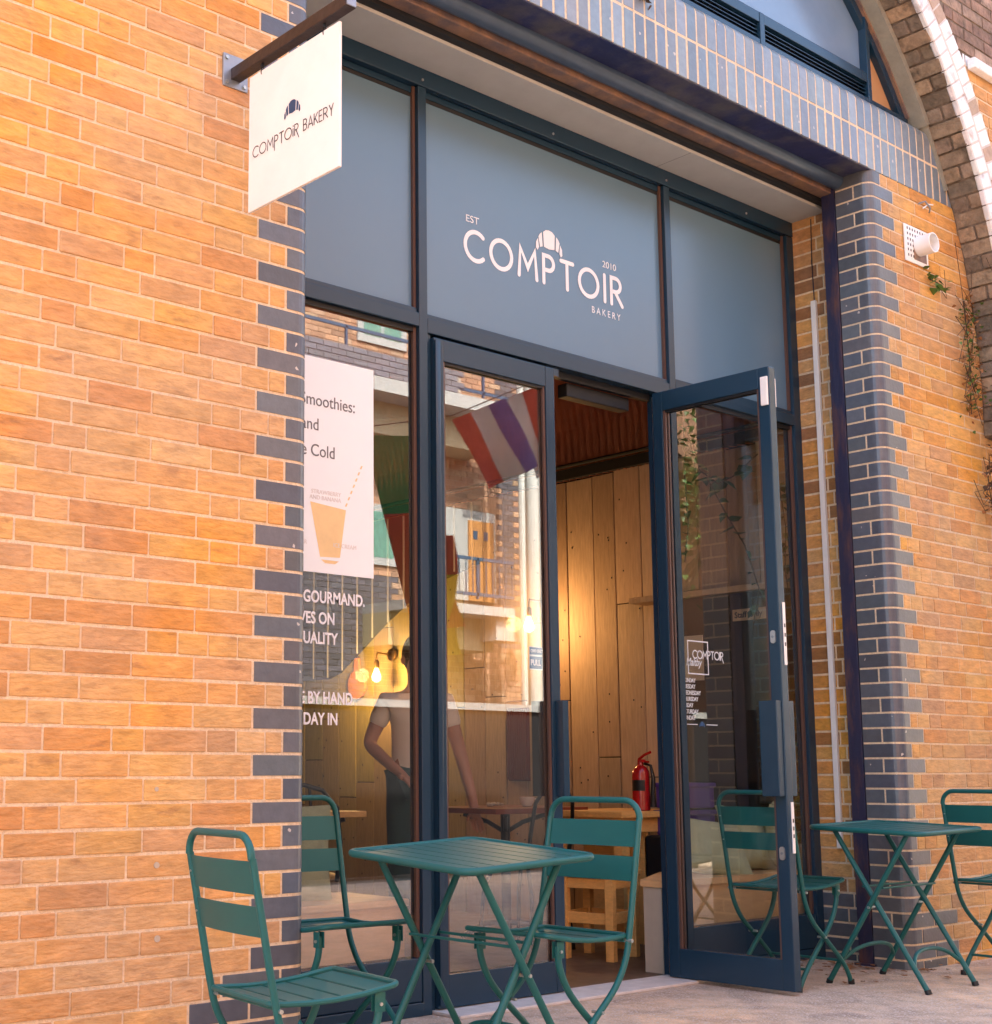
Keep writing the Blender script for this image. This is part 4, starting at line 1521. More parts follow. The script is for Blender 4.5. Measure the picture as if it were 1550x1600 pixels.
def vine(pts, n, size, label, m='leaf_dark'):
    t = thing('hanging_vine', label, 'plant', pts[0])
    mb = MB()
    mb.tube(pts, 0.004, 'twig', 6)
    mb.build('stem', t, smooth=True)
    mb = MB()
    P = [Vector(p) for p in pts]
    for i in range(n):
        f = (i + random.random() * .6) / n * (len(P) - 1)
        k = min(int(f), len(P) - 2)
        leaf_faces(mb, P[k].lerp(P[k + 1], f - k), size * random.uniform(.7, 1.3), m)
    mb.build('leaves', t)


vine([(3.12, 0.85, 2.75), (3.2, 0.84, 2.55), (3.37, 0.85, 2.50), (3.52, 0.86, 2.56), (3.75, 0.85, 2.72)], 16, 0.085, 'vine with dark leaves looping below the transom inside the right window')
vine([(3.26, 0.84, 2.52), (3.42, 0.83, 2.32), (3.58, 0.84, 2.18), (3.68, 0.83, 1.95), (3.62, 0.84, 1.72)], 16, 0.075, 'thin vine trailing down the middle of the right window')
vine([(3.80, 0.76, 2.6), (3.84, 0.75, 2.3), (3.80, 0.74, 2.05), (3.85, 0.74, 1.8), (3.81, 0.74, 1.6)], 22, 0.06, 'vine trailing down beside the right jamb of the window')
vine([(3.09, 0.85, 2.8), (3.07, 0.84, 2.5), (3.10, 0.85, 2.25), (3.06, 0.85, 2.04)], 12, 0.05, 'short vine hanging at the left side of the right window')
t = thing('potted_plant', 'leafy plant in a pale pot at the right end of the window bench', 'plant', (3.8, .78, 0.435))
mb = MB()
mb.lathe([(0.05, 0), (0.07, 0.12), (0.075, 0.13), (0.065, 0.13), (0.06, 0.1)], (3.81, 0.76, 0.435), 'terracotta', 18)
mb.build('pot', t, smooth=True)
mb = MB()
for i in range(90):
    a = random.uniform(0, 6.28)
    z = random.uniform(0.62, 1.72)
    r_ = random.uniform(0, .05)
    leaf_faces(mb, (3.835 + r_ * math.cos(a), 0.735 + r_ * math.sin(a), z), random.uniform(.04, .07), 'leaf')
mb.build('foliage', t)
mb = MB()
mb.tube([(3.81, .76, .53), (3.83, .745, 1.0), (3.84, .735, 1.65)], 0.008, 'twig', 6)
mb.build('stem', t)


# ------------------------------------------------------------------ person inside
def skin_body(name, verts, edges, radii, m, parent, root=0, sub=2):
    me = bpy.data.meshes.new(name)
    me.from_pydata(verts, edges, [])
    o = bpy.data.objects.new(name, me)
    COL.objects.link(o)
    md = o.modifiers.new('skin', 'SKIN')
    md.use_smooth_shade = True
    for i, r_ in enumerate(radii):
        sv = me.skin_vertices[0].data[i]
        sv.radius = r_ if isinstance(r_, tuple) else (r_, r_)
        sv.use_root = (i == root)
    sb = o.modifiers.new('sub', 'SUBSURF')
    sb.levels = sb.render_levels = sub
    me.materials.append(M[m])
    dg = bpy.context.evaluated_depsgraph_get()
    dg.update()
    me2 = bpy.data.meshes.new_from_object(o.evaluated_get(dg))
    o.modifiers.clear()
    o.data = me2
    o.parent = parent
    for p_ in me2.polygons:
        p_.use_smooth = True
    if not me2.materials:
        me2.materials.append(M[m])
    return o


pr_ = thing('person', 'person in a cream t-shirt and dark green trousers leaning over a table', 'person', (2.51, 2.36, 0.006), (0, 0, R(146)))
# local: +y is the direction the person faces, leaning slightly forward
V = [(0, 0, .94), (0, .01, 1.08), (0, .02, 1.22), (0, .02, 1.34), (0, .025, 1.41), (0, .035, 1.46),      # 0-5 pelvis..neck
     (.09, 0, .90), (.10, .02, .50), (.10, -.02, .08), (.10, .10, .03),                                   # 6-9 right leg
     (-.09, 0, .90), (-.11, .0, .50), (-.12, -.03, .08), (-.12, .08, .03),                                # 10-13 left leg
     (.17, .02, 1.34), (.275, .0, 1.10), (.17, .20, .98), (.13, .25, .945),                               # 14-17 right arm, bent
     (-.17, .02, 1.34), (-.245, .03, 1.07), (-.30, .10, .82), (-.31, .125, .75)]                          # 18-21 left arm, hanging
Ed = [(0, 1), (1, 2), (2, 3), (3, 4), (4, 5), (0, 6), (6, 7), (7, 8), (8, 9), (0, 10), (10, 11), (11, 12), (12, 13),
      (3, 14), (14, 15), (15, 16), (16, 17), (3, 18), (18, 19), (19, 20), (20, 21)]
Ra = [(.14, .10), (.13, .10), (.15, .105), (.12, .09), (.055, .055), (.05, .05),
      .085, .058, .04, .035, .085, .058, .04, .035, .055, .042, .032, .026, .055, .042, .032, .026]
hx = len(V)
V += [(0, .05, 1.53), (0, .055, 1.61)]
Ed += [(5, hx), (hx, hx + 1)]
Ra += [(.066, .08), (.07, .085)]
for wi, d in ((17, Vector((-.55, .6, -.55)).normalized()), (21, Vector((-.12, .25, -.95)).normalized())):
    w0 = Vector(V[wi])
    sidev = d.cross(Vector((0, 1, 0.3))).normalized() if wi == 21 else d.cross(Vector((0, 0, 1))).normalized()
    b = len(V)
    V.append(tuple(w0 + d * .045))
    Ed.append((wi, b))
    Ra.append((.03, .018))
    curl = Vector((0, .3, 0)) if wi == 21 else Vector((0, 0, -.3))
    for dx_, dl in ((-.028, .058), (-.01, .072), (.010, .068), (.027, .052)):
        e = len(V)
        q0 = w0 + d * .085 + sidev * dx_
        q1 = q0 + (d + curl * .5).normalized() * dl * .5
        q2 = q1 + (d + curl * 1.5).normalized() * dl * .5
        V += [tuple(q0), tuple(q1), tuple(q2)]
        Ed += [(b, e), (e, e + 1), (e + 1, e + 2)]
        Ra += [.010, .009, .007]
    e = len(V)
    V += [tuple(w0 + d * .045 + sidev * .04), tuple(w0 + d * .075 + sidev * .052)]
    Ed += [(b, e), (e, e + 1)]
    Ra += [.011, .009]
skin_body('body', V, Ed, Ra, 'skin', pr_)
# shirt
Vs = [V[0], V[1], V[2], V[3], (0, .022, 1.385), V[14], (.235, .01, 1.19), V[18], (-.215, .027, 1.18), (0, -.0, .90)]
skin_body('t_shirt', Vs, [(9, 0), (0, 1), (1, 2), (2, 3), (3, 4), (3, 5), (5, 6), (3, 7), (7, 8)],
          [(.165, .125), (.155, .12), (.17, .125), (.14, .105), (.075, .07), .070, .057, .070, .057, (.16, .12)], 'shirt', pr_, root=1)
Vt = [V[0], V[6], V[7], V[8], V[10], V[11], V[12]]
skin_body('trousers', Vt, [(0, 1), (1, 2), (2, 3), (0, 4), (4, 5), (5, 6)], [(.15, .11), .10, .075, .06, .10, .075, .06], 'trousers', pr_)
mb = MB(); mb.local = True
bm = bmesh.new()
bmesh.ops.create_uvsphere(bm, u_segments=20, v_segments=14, radius=1)
for v in bm.verts:
    x, y, z = v.co
    y2 = y - (0.10 if z < .1 else 0)
    v.co = (x * .084, .035 + y2 * .098, 1.615 + z * .115 + (0.035 if y > .55 and z < .5 else 0))
mb.bm(bm, 'hair')
mb.build('hair', pr_, smooth=True)
mb = MB(); mb.local = True
for s_ in (-1, 1):
    mb.lathe([(0.001, -.008), (.008, 0), (.001, .008)], (s_ * .03, .137, 1.58), 'black', 8)
    mb.lathe([(0.001, -.025), (.014, -.01), (.014, .01), (.001, .03)], (s_ * .08, .06, 1.575), 'skin', 8)
mb.tube([(0, .138, 1.585), (0, .158, 1.55), (0, .138, 1.54)], [.006, .013, .008], 'skin', 8)
mb.tube([(-.022, .133, 1.512), (0, .140, 1.51), (.022, .133, 1.512)], .005, 'flag_red', 6)
mb.build('face', pr_, smooth=True)


# ================================================================== HANGING SIGN
SX = -0.41
t = thing('hanging_sign', 'cream square hanging sign with a navy croissant and black lettering', 'sign', (SX, -0.3, 3.2))
mb = MB()
mb.box(SX - .02, SX + .02, -0.625, -0.008, 3.262, 3.302, 'arm', bev=0.003)
mb.box(SX - .018, SX + .018, -0.629, -0.6255, 3.264, 3.300, 'plate', bev=0.001)
mb.build('arm', t)
mb = MB()
mb.box(SX - .05, SX + .05, -0.008, 0.0, 3.235, 3.352, 'plate', bev=0.002)
for dx in (-.036, .036):
    for z in (3.25, 3.337):
        mb.tube([(SX + dx, -0.013, z), (SX + dx, -0.008, z)], 0.007, 'bolt', n=6)
mb.build('wall_plate', t)
mb = MB()
mb.box(SX - .005, SX + .005, -0.575, -0.098, 2.765, 3.236, 'sign_white', bev=0.001)
b = mb.build('board', t)
mb = MB()
for y in (-0.495, -0.165):
    mb.tube([(SX, y, 3.262), (SX, y, 3.250)], 0.006, 'black_iron', n=8)
    for k, z in enumerate((3.247, 3.231, 3.216)):
        ring = [(SX + (.006 * math.cos(a) if k % 2 else 0), y + (0 if k % 2 else .006 * math.cos(a)), z + .010 * math.sin(a)) for a in [j * PI / 6 for j in range(12)]]
        mb.tube(ring, 0.002, 'black_iron', n=6, closed=True)
mb.build('chain', t)
to3 = lambda a, b: (SX - .0058, -(a), b)
mb = MB()
L_ = 'COMpTOir BAKERY'
h = 0.036
tw = sum(GL[c_][0] for c_ in L_) * h
gp = (0.425 - tw) / (len(L_) - 1) / h
stroke_text(mb, L_, h, 0.0036, lambda a, b: to3(a, b + 2.945 - (a - .12) * 0.01), 'sign_ink', gap=gp, x0=0.123)
mb.build('lettering', t)
mb = MB()
croissant(mb, 0.337, 3.024, 0.086, to3, 'sign_blue')
mb.build('emblem', t)

# ================================================================== TERRACE FURNITURE
def smooth_path(pts, n=6):
    P = [Vector(p) for p in pts]
    out = []
    for i in range(len(P) - 1):
        p0, p1, p2, p3 = P[max(i - 1, 0)], P[i], P[i + 1], P[min(i + 2, len(P) - 1)]
        for k in range(n):
            t_ = k / n
            out.append(0.5 * ((2 * p1) + (-p0 + p2) * t_ + (2 * p0 - 5 * p1 + 4 * p2 - p3) * t_ ** 2 + (-p0 + 3 * p1 - 3 * p2 + p3) * t_ ** 3))
    out.append(P[-1])
    return out


def slat(x0, x1, y0, y1, zf, th=0.004, m='teal', nx=4, ny=10):
    """thin curved sheet; zf(x,y) gives its height"""
    vs, fs = [], []
    for s_ in (0, 1):
        for i in range(nx + 1):
            for j in range(ny + 1):
                x, y = x0 + (x1 - x0) * i / nx, y0 + (y1 - y0) * j / ny
                vs.append((x, y, zf(x, y) - s_ * th))
    K = (nx + 1) * (ny + 1)
    q = lambda s_, i, j: s_ * K + i * (ny + 1) + j
    for i in range(nx):
        for j in range(ny):
            fs.append((q(0, i, j), q(0, i + 1, j), q(0, i + 1, j + 1), q(0, i, j + 1)))
            fs.append((q(1, i, j), q(1, i, j + 1), q(1, i + 1, j + 1), q(1, i + 1, j)))
    for i in range(nx):
        fs.append((q(0, i, 0), q(1, i, 0), q(1, i + 1, 0), q(0, i + 1, 0)))
        fs.append((q(0, i, ny), q(0, i + 1, ny), q(1, i + 1, ny), q(1, i, ny)))
    for j in range(ny):
        fs.append((q(0, 0, j), q(0, 0, j + 1), q(1, 0, j + 1), q(1, 0, j)))
        fs.append((q(0, nx, j), q(1, nx, j), q(1, nx, j + 1), q(0, nx, j + 1)))
    return vs, fs


CH_LABEL = 'green metal folding chair'
def make_chair(label):
    """local: faces +x, origin on the ground under the seat centre"""
    t = thing('folding_chair', label, 'chair', (0, 0, 0), (0, 0, 0), 'teal folding cafe chairs outside the shop')
    hw = 0.185
    side = [(-.255, .80), (-.225, .64), (-.19, .46), (-.165, .37), (-.11, .29), (-.01, .21), (.09, .13), (.15, .07), (.185, .008)]
    # side rails joined by a rounded top bar
    pts = [(x, -hw, z) for x, z in side[::-1]]
    r_ = 0.06
    top = []
    for k in range(7):
        a = k / 6 * PI / 2
        top.append((-.258 - .004 * k / 6, -hw + r_ - r_ * math.cos(a), .80 + r_ * math.sin(a) + .0))
    low = smooth_path(pts, 5)
    path = low + top + [(-.262, y_, .86) for y_ in (-.06, 0, .06)] + [(p[0], -p[1], p[2]) for p in top[::-1]] + [Vector((p.x, -p.y, p.z)) for p in low[::-1]]
    mb = MB(); mb.local = True
    mb.tube(path, 0.0102, 'teal', 10)
    mb.build('back_frame', t, smooth=True)
    for z0_, z1_ in ((.605, .682), (.712, .795)):
        mb = MB(); mb.local = True
        vs, fs = [], []
        ny = 12
        for s_ in (0, 1):
            for i in range(2):
                for j in range(ny + 1):
                    y_ = -hw + 0.006 + (2 * hw - .012) * j / ny
                    z_ = z0_ + (z1_ - z0_) * i
                    xb = -.225 - (z_ - .64) * .19 - 0.012 * (1 - (y_ / hw) ** 2)
                    vs.append((xb - s_ * .003, y_, z_))
        q = lambda s_, i, j: s_ * 2 * (ny + 1) + i * (ny + 1) + j
        for j in range(ny):
            fs += [(q(0, 0, j), q(0, 0, j + 1), q(0, 1, j + 1), q(0, 1, j)), (q(1, 0, j), q(1, 1, j), q(1, 1, j + 1), q(1, 0, j + 1)),
                   (q(0, 0, j), q(1, 0, j), q(1, 0, j + 1), q(0, 0, j + 1)), (q(0, 1, j), q(0, 1, j + 1), q(1, 1, j + 1), q(1, 1, j))]
        for j in (0, ny):
            fs.append((q(0, 0, j), q(0, 1, j), q(1, 1, j), q(1, 0, j)))
        mb.add(vs, fs, 'teal')
        mb.tube([(-.225 - (z0_ + .03 - .64) * .19 - .013, hw - .004, z0_ + .04), (-.225 - (z0_ + .03 - .64) * .19 + .002, hw - .004, z0_ + .04)], .003, 'bolt', 6)
        mb.build('back_slat', t, smooth=True)
    # seat: rim tube and five dished slats running side to side
    zf = lambda x, y: .452 + .012 * (x / .19) - 0.016 * (1 - ((x - .0) / .2) ** 2) + (0.012 if x < -.15 else 0) * 0
    rim = []
    for cx_, cy_, a0_ in ((.165, .155, 0), (-.165, .155, 90), (-.165, -.155, 180), (.165, -.155, 270)):
        for k in range(6):
            a = R(a0_ + k * 18)
            rim.append((cx_ + .025 * math.cos(a), cy_ + .02 * math.sin(a)))
    mb = MB(); mb.local = True
    rimp = []
    for i, (x, y) in enumerate(rim):
        x2, y2 = rim[(i + 1) % len(rim)]
        for k in range(4 if math.hypot(x2 - x, y2 - y) > .05 else 1):
            f_ = k / 4
            xx, yy = x + (x2 - x) * f_, y + (y2 - y) * f_
            rimp.append((xx, yy, zf(xx, yy) + .002))
    mb.tube(rimp, 0.008, 'teal', 8, closed=True)
    mb.build('seat_rim', t, smooth=True)
    wsl = 0.37 / 5
    for k in range(5):
        mb = MB(); mb.local = True
        x0_ = -.185 + k * wsl + .004
        inset = .012 if k in (0, 4) else 0.0
        vs, fs = slat(x0_, x0_ + wsl - .011, -.168 + inset, .168 - inset, zf)
        mb.add(vs, fs, 'teal')
        mb.build('seat_slat', t, smooth=True)
    # second pair of legs, curving back from the seat front
    fr = [(.135, .43), (.13, .37), (.09, .295), (.02, .225), (-.08, .14), (-.16, .065), (-.205, .008)]
    for s_ in (-1, 1):
        mb = MB(); mb.local = True
        y_ = s_ * .160
        mb.tube(smooth_path([(x, y_, z) for x, z in fr], 5), 0.011, 'teal', 10)
        mb.build('leg', t, smooth=True)
        mb = MB(); mb.local = True
        mb.box(.118, .150, y_ - .011, y_ - .008, .395, .445, 'teal', bev=0.001)
        mb.box(.118, .150, y_ + .008, y_ + .011, .395, .445, 'teal', bev=0.001)
        mb.tube([(.135, y_ - .016, .415), (.135, y_ + .016, .415)], .005, 'bolt', 8)
        mb.build('hinge', t, smooth=True)
        for q0, q1, r_ in (((-.03, s_ * .155, .222), (-.03, s_ * .199, .222), .005), ((-.178, s_ * .165, .425), (-.178, s_ * .203, .425), .006)):
            mb = MB(); mb.local = True
            mb.tube([q0, q1], r_, 'bolt', 8)
            mb.build('bolt', t, smooth=True)
    for x, w_, z, r_ in ((-.14, .160, .09, .006), (.115, .185, .11, .006), (-.17, .175, .425, .005)):
        mb = MB(); mb.local = True
        mb.tube([(x, -w_, z), (x, w_, z)], r_, 'teal', 8)
        mb.build('stretcher', t, smooth=True)
    for x, y_ in ((.187, -.185), (.187, .185), (-.207, -.16), (-.207, .16)):
        mb = MB(); mb.local = True
        mb.tube([(x, y_, 0), (x - .003 * (1 if x > 0 else -1), y_, .022)], .0145, 'black', 10)
        mb.build('foot_cap', t, smooth=True)
    return t


CH = [  # x, y, heading, tilt about view, scale, label
    (-0.725, -0.83, -8, .935, 'teal folding chair seen from behind in front of the ochre brick wall'),
    (0.085, 0.06, -93, 1.0, 'teal folding chair half hidden behind the blue brick corner, under the left window'),
    (0.44, -0.565, 183, 1.0, 'teal folding chair facing left, on the far side of the nearer table'),
    (2.80, 0.13, 2, 1.0, 'teal folding chair seen through the glass of the open door'),
    (3.86, -0.40, -4, 1.0, 'teal folding chair cut off by the right edge, beyond the farther table'),
]
c0 = make_chair(CH[0][4])
for i, (x, y, a, sc, lb) in enumerate(CH):
    o = c0 if i == 0 else copy_tree(c0)
    o.location = (x, y, 0)
    o.rotation_euler = (0, 0, R(a))
    o.scale = (sc, sc, sc)
    o['label'] = lb


def make_table(label, loc, rot, tilt, lean):
    """local: crossing legs lie in planes along x; top slats run along y"""
    t = thing('folding_table', label, 'table', loc, (0, 0, rot), 'square teal folding tables outside the shop')
    s_ = .275
    zt = .70
    zf = lambda x, y: zt + tilt * x + lean * y
    mb = MB(); mb.local = True
    pts = []
    for cx_, cy_, a0_ in ((s_ - .04, s_ - .04, 0), (-s_ + .04, s_ - .04, 90), (-s_ + .04, -s_ + .04, 180), (s_ - .04, -s_ + .04, 270)):
        for k in range(6):
            a = R(a0_ + k * 18)
            pts.append((cx_ + .04 * math.cos(a), cy_ + .04 * math.sin(a)))
    mb.tube([(x, y, zf(x, y) - .004) for x, y in pts], .0115, 'teal', 10, closed=True)
    mb.build('rim', t, smooth=True)
    n = 8
    wsl = (2 * s_ - .012) / n
    for k in range(n):
        mb = MB(); mb.local = True
        x0_ = -s_ + .006 + k * wsl + .002
        ins = .02 if k in (0, n - 1) else .006
        vs, fs = slat(x0_, x0_ + wsl - .007, -s_ + ins, s_ - ins, lambda x, y: zf(x, y) + .001, nx=2, ny=2)
        mb.add(vs, fs, 'teal')
        mb.build('top_slat', t)
    for sy in (-1, 1):
        for sx in (-1, 1):
            y_ = sy * (.225 if sx > 0 else .203)
            mb = MB(); mb.local = True
            xa, xb = -sx * .185, sx * .235
            za = zf(xa, y_) - .016
            mb.tube([(xa, y_, za), (xa + (xb - xa) * .16, y_, za * .84), (xb, y_, .006)], [.011, .012, .012], 'teal', 10)
            mb.build('leg', t, smooth=True)
        mb = MB(); mb.local = True
        xm = 0.0 + .012
        mb.tube([(xm, sy * .19, .352), (xm, sy * .24, .352)], .006, 'bolt', 8)
        mb.build('pivot', t, smooth=True)
    for sx in (-1, 1):
        w_ = .225 if sx > 0 else .203
        mb = MB(); mb.local = True
        x_, z_ = sx * .235 * (1 - .14 / .70) - sx * .185 * (.14 / .70) * 0, .12
        arcp = [(sx * (.235 - .42 * zz_ / .69), yy, zz_) for yy, zz_ in ((-w_, .10), (-w_ * .7, .145), (-w_ * .35, .165), (0, .17), (w_ * .35, .165), (w_ * .7, .145), (w_, .10))]
        mb.tube(smooth_path(arcp, 4), .009, 'teal', 8)
        mb.build('stretcher', t, smooth=True)
        mb = MB(); mb.local = True
        zz_ = .44
        mb.tube([(-sx * .055, -w_, zz_), (-sx * .055, w_, zz_)], .005, 'teal', 8)
        mb.build('stretcher', t, smooth=True)
    for sy in (-1, 1):
        for sx in (-1, 1):
            mb = MB(); mb.local = True
            mb.tube([(sx * .236, sy * (.225 if sx > 0 else .203), 0), (sx * .229, sy * (.225 if sx > 0 else .203), .018)], .015, 'black', 10)
            mb.build('foot_cap', t, smooth=True)
    return t


make_table('nearer teal slatted folding table in front of the closed door', (0.19, -0.485, 0), 0, .045, .06)
make_table('farther teal slatted folding table in front of the blue brick pier', (3.17, -0.20, 0), R(90), .03, -.02)

# leaf litter, weeds and small marks
def litter(n, cx_, cy_, rx, ry, label, m='dry_leaf'):
    mb = MB()
    for _ in range(n):
        x, y = random.gauss(cx_, rx), random.gauss(cy_, ry)
        if x > XR - .03 and y > -0.02:
            y = -0.03 - random.random() * .05
        s_ = random.uniform(.012, .028)
        a = random.uniform(0, 6.28)
        z = random.uniform(.002, .014)
        mb.add([(x + s_ * math.cos(a + q) * (1 if k % 2 else .55), y + s_ * math.sin(a + q) * (1 if k % 2 else .55), z + random.uniform(0, .008)) for k, q in enumerate((0, 1.3, 2.4, 3.6, 5))], [(0, 1, 2, 3, 4)], m)
    o = mb.build('leaf_litter')
    o['kind'] = 'stuff'
    tag(o, label, 'dry leaves')


litter(60, 3.5, 0.30, .08, .12, 'dry brown leaves gathered at the foot of the steel post')
litter(26, 3.35, 0.05, .25, .2, 'scattered dry leaves on the paving by the farther table')


def weed(pts, n, size, label, ms=('leaf', 'dry_leaf'), spread=0.05, y0=None, name='wall_weed'):
    t = thing(name, label, 'plant', pts[0])
    mb = MB()
    mb.tube(pts, 0.003, 'twig', 5)
    P = [Vector(p) for p in pts]
    for _ in range(n // 12):
        q = P[random.randrange(len(P) - 1)].lerp(P[-1], random.random() * .6)
        w_ = spread * 1.6
        mb.tube([q, q + Vector((random.gauss(0, w_), -.01, random.gauss(0, w_))), q + Vector((random.gauss(0, w_ * 2), -.02, random.gauss(-w_, w_ * 2)))], .0018, 'twig', 4)
    mb.build('stem', t)
    mb = MB()
    for i in range(n):
        f = random.random() * (len(P) - 1)
        k = min(int(f), len(P) - 2)
        q = P[k].lerp(P[k + 1], f - k) + Vector((random.gauss(0, spread), -abs(random.gauss(0, spread * .5)), random.gauss(0, spread)))
        leaf_faces(mb, q, size * random.uniform(.6, 1.3), random.choice(ms))
    mb.build('leaves', t)


weed([(4.15, -.01, 3.60), (4.20, -.03, 3.585), (4.28, -.03, 3.56)], 16, .045, 'small green weed rooted in the ochre bricks below the vent', ms=('leaf',), spread=.02)
weed([(4.66, -.22, 3.8), (4.62, -.23, 3.4), (4.64, -.23, 3.1), (4.60, -.22, 2.8)], 420, .026, 'dry creeper hanging down the right edge of the arch', spread=.06, name='creeper')
weed([(4.50, -.02, 3.55), (4.52, -.02, 3.2), (4.50, -.02, 2.9)], 240, .022, 'thin dry creeper on the ochre bricks beside the arch foot', spread=.05, name='creeper')
weed([(4.62, -.22, 2.9), (4.58, -.05, 2.55), (4.62, -.05, 2.3)], 260, .026, 'brown dead creeper tuft low on the ochre wall at the right', ms=('dry_leaf', 'twig'), spread=.05, name='creeper')
mb = MB()
mb.tube([(4.10, -.002, 4.02), (4.12, -.03, 4.03), (4.16, -.035, 4.00), (4.19, -.012, 3.99)], .005, 'plate', 6)
mb.tube([(4.11, -.02, 3.99), (4.15, -.03, 4.02), (4.20, -.03, 4.03)], .004, 'white_pvc', 6)
tag(mb.build('wire_end', smooth=True), 'short twisted wire end sticking out of the wall above the vent', 'wire')
# twig bunch hanging on the lintel
t = thing('dead_plant', 'dead plant tuft dangling in front of the upright blue bricks', 'plant', (1.75, -.02, 4.4))
mb = MB()
mb.tube([(1.80, -.01, 4.52), (1.81, -.02, 4.45), (1.79, -.02, 4.40)], .003, 'twig', 5)
mb.build('stem', t)
mb = MB()
for _ in range(26):
    leaf_faces(mb, (1.79 + random.gauss(0, .012), -.02 + random.gauss(0, .008), 4.385 + random.gauss(0, .012)), .03, 'twig')
mb.build('leaves', t)

# vent grille with duct
t = thing('wall_vent', 'white perforated vent cover with a short round duct on the ochre bricks', 'vent', (4.03, 0, 3.76))
mb = MB()
vx0, vx1, vz0, vz1 = 3.915, 4.15, 3.655, 3.862
mb.box(vx0, vx1, -.012, -.004, vz0, vz1, 'white_pvc', bev=0.003)
mb.build('cover', t)
mb = MB()
for i in range(8):
    for j in range(6):
        x = vx0 + .025 + i * .026
        z = vz1 - .028 - j * .03
        if i > 2 and j > 1:
            continue
        mb.box(x, x + .009, -.0128, -.0121, z, z + .014, 'black')
mb.box(vx0 + .085, vx1 - .02, -.0128, -.0121, vz0 + .022, vz0 + .12, 'rust')
mb.build('perforation', t)
mb = MB()
cx_, cz_ = 4.055, 3.76
ro, ri = .055, .049
vs = []
n = 24
for r_, y in ((ro, -.012), (ro, -.10), (ri, -.10), (ri, -.02)):
    for j in range(n):
        vs.append((cx_ + r_ * math.cos(2 * PI * j / n), y, cz_ + r_ * math.sin(2 * PI * j / n)))
mb.add(vs, [(k * n + j, k * n + (j + 1) % n, (k + 1) * n + (j + 1) % n, (k + 1) * n + j) for k in range(3) for j in range(n)] + [[3 * n + j for j in range(n)]], 'white_pvc')
mb.build('duct', t, smooth=True)

# ================================================================== ACROSS THE STREET (seen in the glass)
def boxes(name, label, cat, lst, parent=None):
    mb = MB()
    for b in lst:
        mb.box(*b)
    o = mb.build(name, parent)
    if label:
        tag(o, label, cat)
    return o


YO = -9.0
ob = thing('estate_block', 'brown brick estate block with white balconies reflected in the shop glass', 'building', (8, YO, 0))
mb = MB()
mb.box(-12, 24, YO - 6, YO - 0.01, 0, 8.6, 'opp_mortar')
z = 0.02
k = 0
while z < 8.5:
    x = 5.5 - (k % 2) * .11
    while x < 14:
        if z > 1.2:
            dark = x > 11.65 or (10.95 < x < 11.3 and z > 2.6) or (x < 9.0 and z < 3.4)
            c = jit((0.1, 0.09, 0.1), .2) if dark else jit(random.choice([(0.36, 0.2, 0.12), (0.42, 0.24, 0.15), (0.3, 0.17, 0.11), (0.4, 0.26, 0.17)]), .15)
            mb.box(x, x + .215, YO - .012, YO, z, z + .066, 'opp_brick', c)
        x += .225
    z += .075
    k += 1
mb.box(14, 24, YO - .012, YO, 0, 8.6, 'opp_brick', (0.36, 0.2, 0.12))
mb.box(-12, 5.4, YO - .012, YO, 0, 8.6, 'opp_brick', (0.36, 0.2, 0.12))
mb.build('wall', ob)
for (zb, x0_, x1_) in ((2.94, 8.6, 10.42), (5.62, 3, 10.42)):
    mb = MB()
    mb.box(x0_, x1_, YO + .001, YO + .9, zb, zb + (.12 if zb < 4 else .18), 'opp_white')
    mb.box(x0_, x1_, YO + .002, YO + .5, zb - .42, zb - .001, 'opp_cream')
    mb.box(x1_ - .25, x1_ + .2, YO + .4, YO + .8, zb - .3, zb + .0, 'opp_white')
    mb.build('balcony', ob)
    mb = MB()
    for zz_ in (zb + .70, zb + .24):
        mb.box(x0_, x1_, YO + .86, YO + .89, zz_, zz_ + .04, 'opp_rail')
    x = x0_
    while x < x1_:
        mb.box(x, x + .03, YO + .86, YO + .89, zb + .2, zb + .73, 'opp_rail')
        x += 1.15
    x = x0_
    while x < x1_ and zb < 4:
        mb.box(x, x + .012, YO + .87, YO + .88, zb + .27, zb + .71, 'opp_rail')
        x += .12
    mb.build('railing', ob)
for x0_, x1_, z0_, z1_, m_ in ((9.9, 10.95, 3.25, 4.5, 'opp_white'), (8.5, 9.35, 6.55, 7.5, 'opp_white'), (8.6, 9.5, 5.0, 5.6, 'opp_white'), (8.2, 9.2, 3.6, 4.4, 'opp_white')):
    mb = MB()
    mb.box(x0_, x1_, YO + .001, YO + .03, z0_, z1_, m_)
    f_ = mb.build('window', ob)
    mb = MB()
    if x0_ == 9.9:
        mb.box(10.42, 10.90, YO + .031, YO + .05, 3.25, 4.36, 'opp_door')
        mb.box(10.5, 10.58, YO + .051, YO + .054, 4.1, 4.22, 'opp_rail')
        mb.box(10.7, 10.78, YO + .051, YO + .054, 4.1, 4.22, 'opp_rail')
    else:
        mb.box(x0_ + .1, (x0_ + x1_) / 2 - .03, YO + .031, YO + .034, z0_ + .1, z1_ - .1, 'opp_pane')
        mb.box((x0_ + x1_) / 2 + .03, x1_ - .1, YO + .031, YO + .034, z0_ + .1, z1_ - .1, 'opp_pane')
    mb.build('pane', f_)
mb = MB()
mb = MB()
for i in range(28):
    for k in range(4):
        x = 3.0 + i * .23 + (k % 2) * .11
        mb.box(x, x + .22, YO + .86, YO + .905, 5.805 + k * .075, 5.87 + k * .075, 'opp_brick', jit((.17, .16, .18), .15))
mb.box(3, 9.5, YO + .8, YO + .885, 5.802, 6.10, 'opp_mortar')
mb.build('parapet', ob)
t = thing('white_pole', 'white painted pole with a satellite dish reflected in the closed door', 'pole', (11.4, -8.0, 0))
mb = MB()
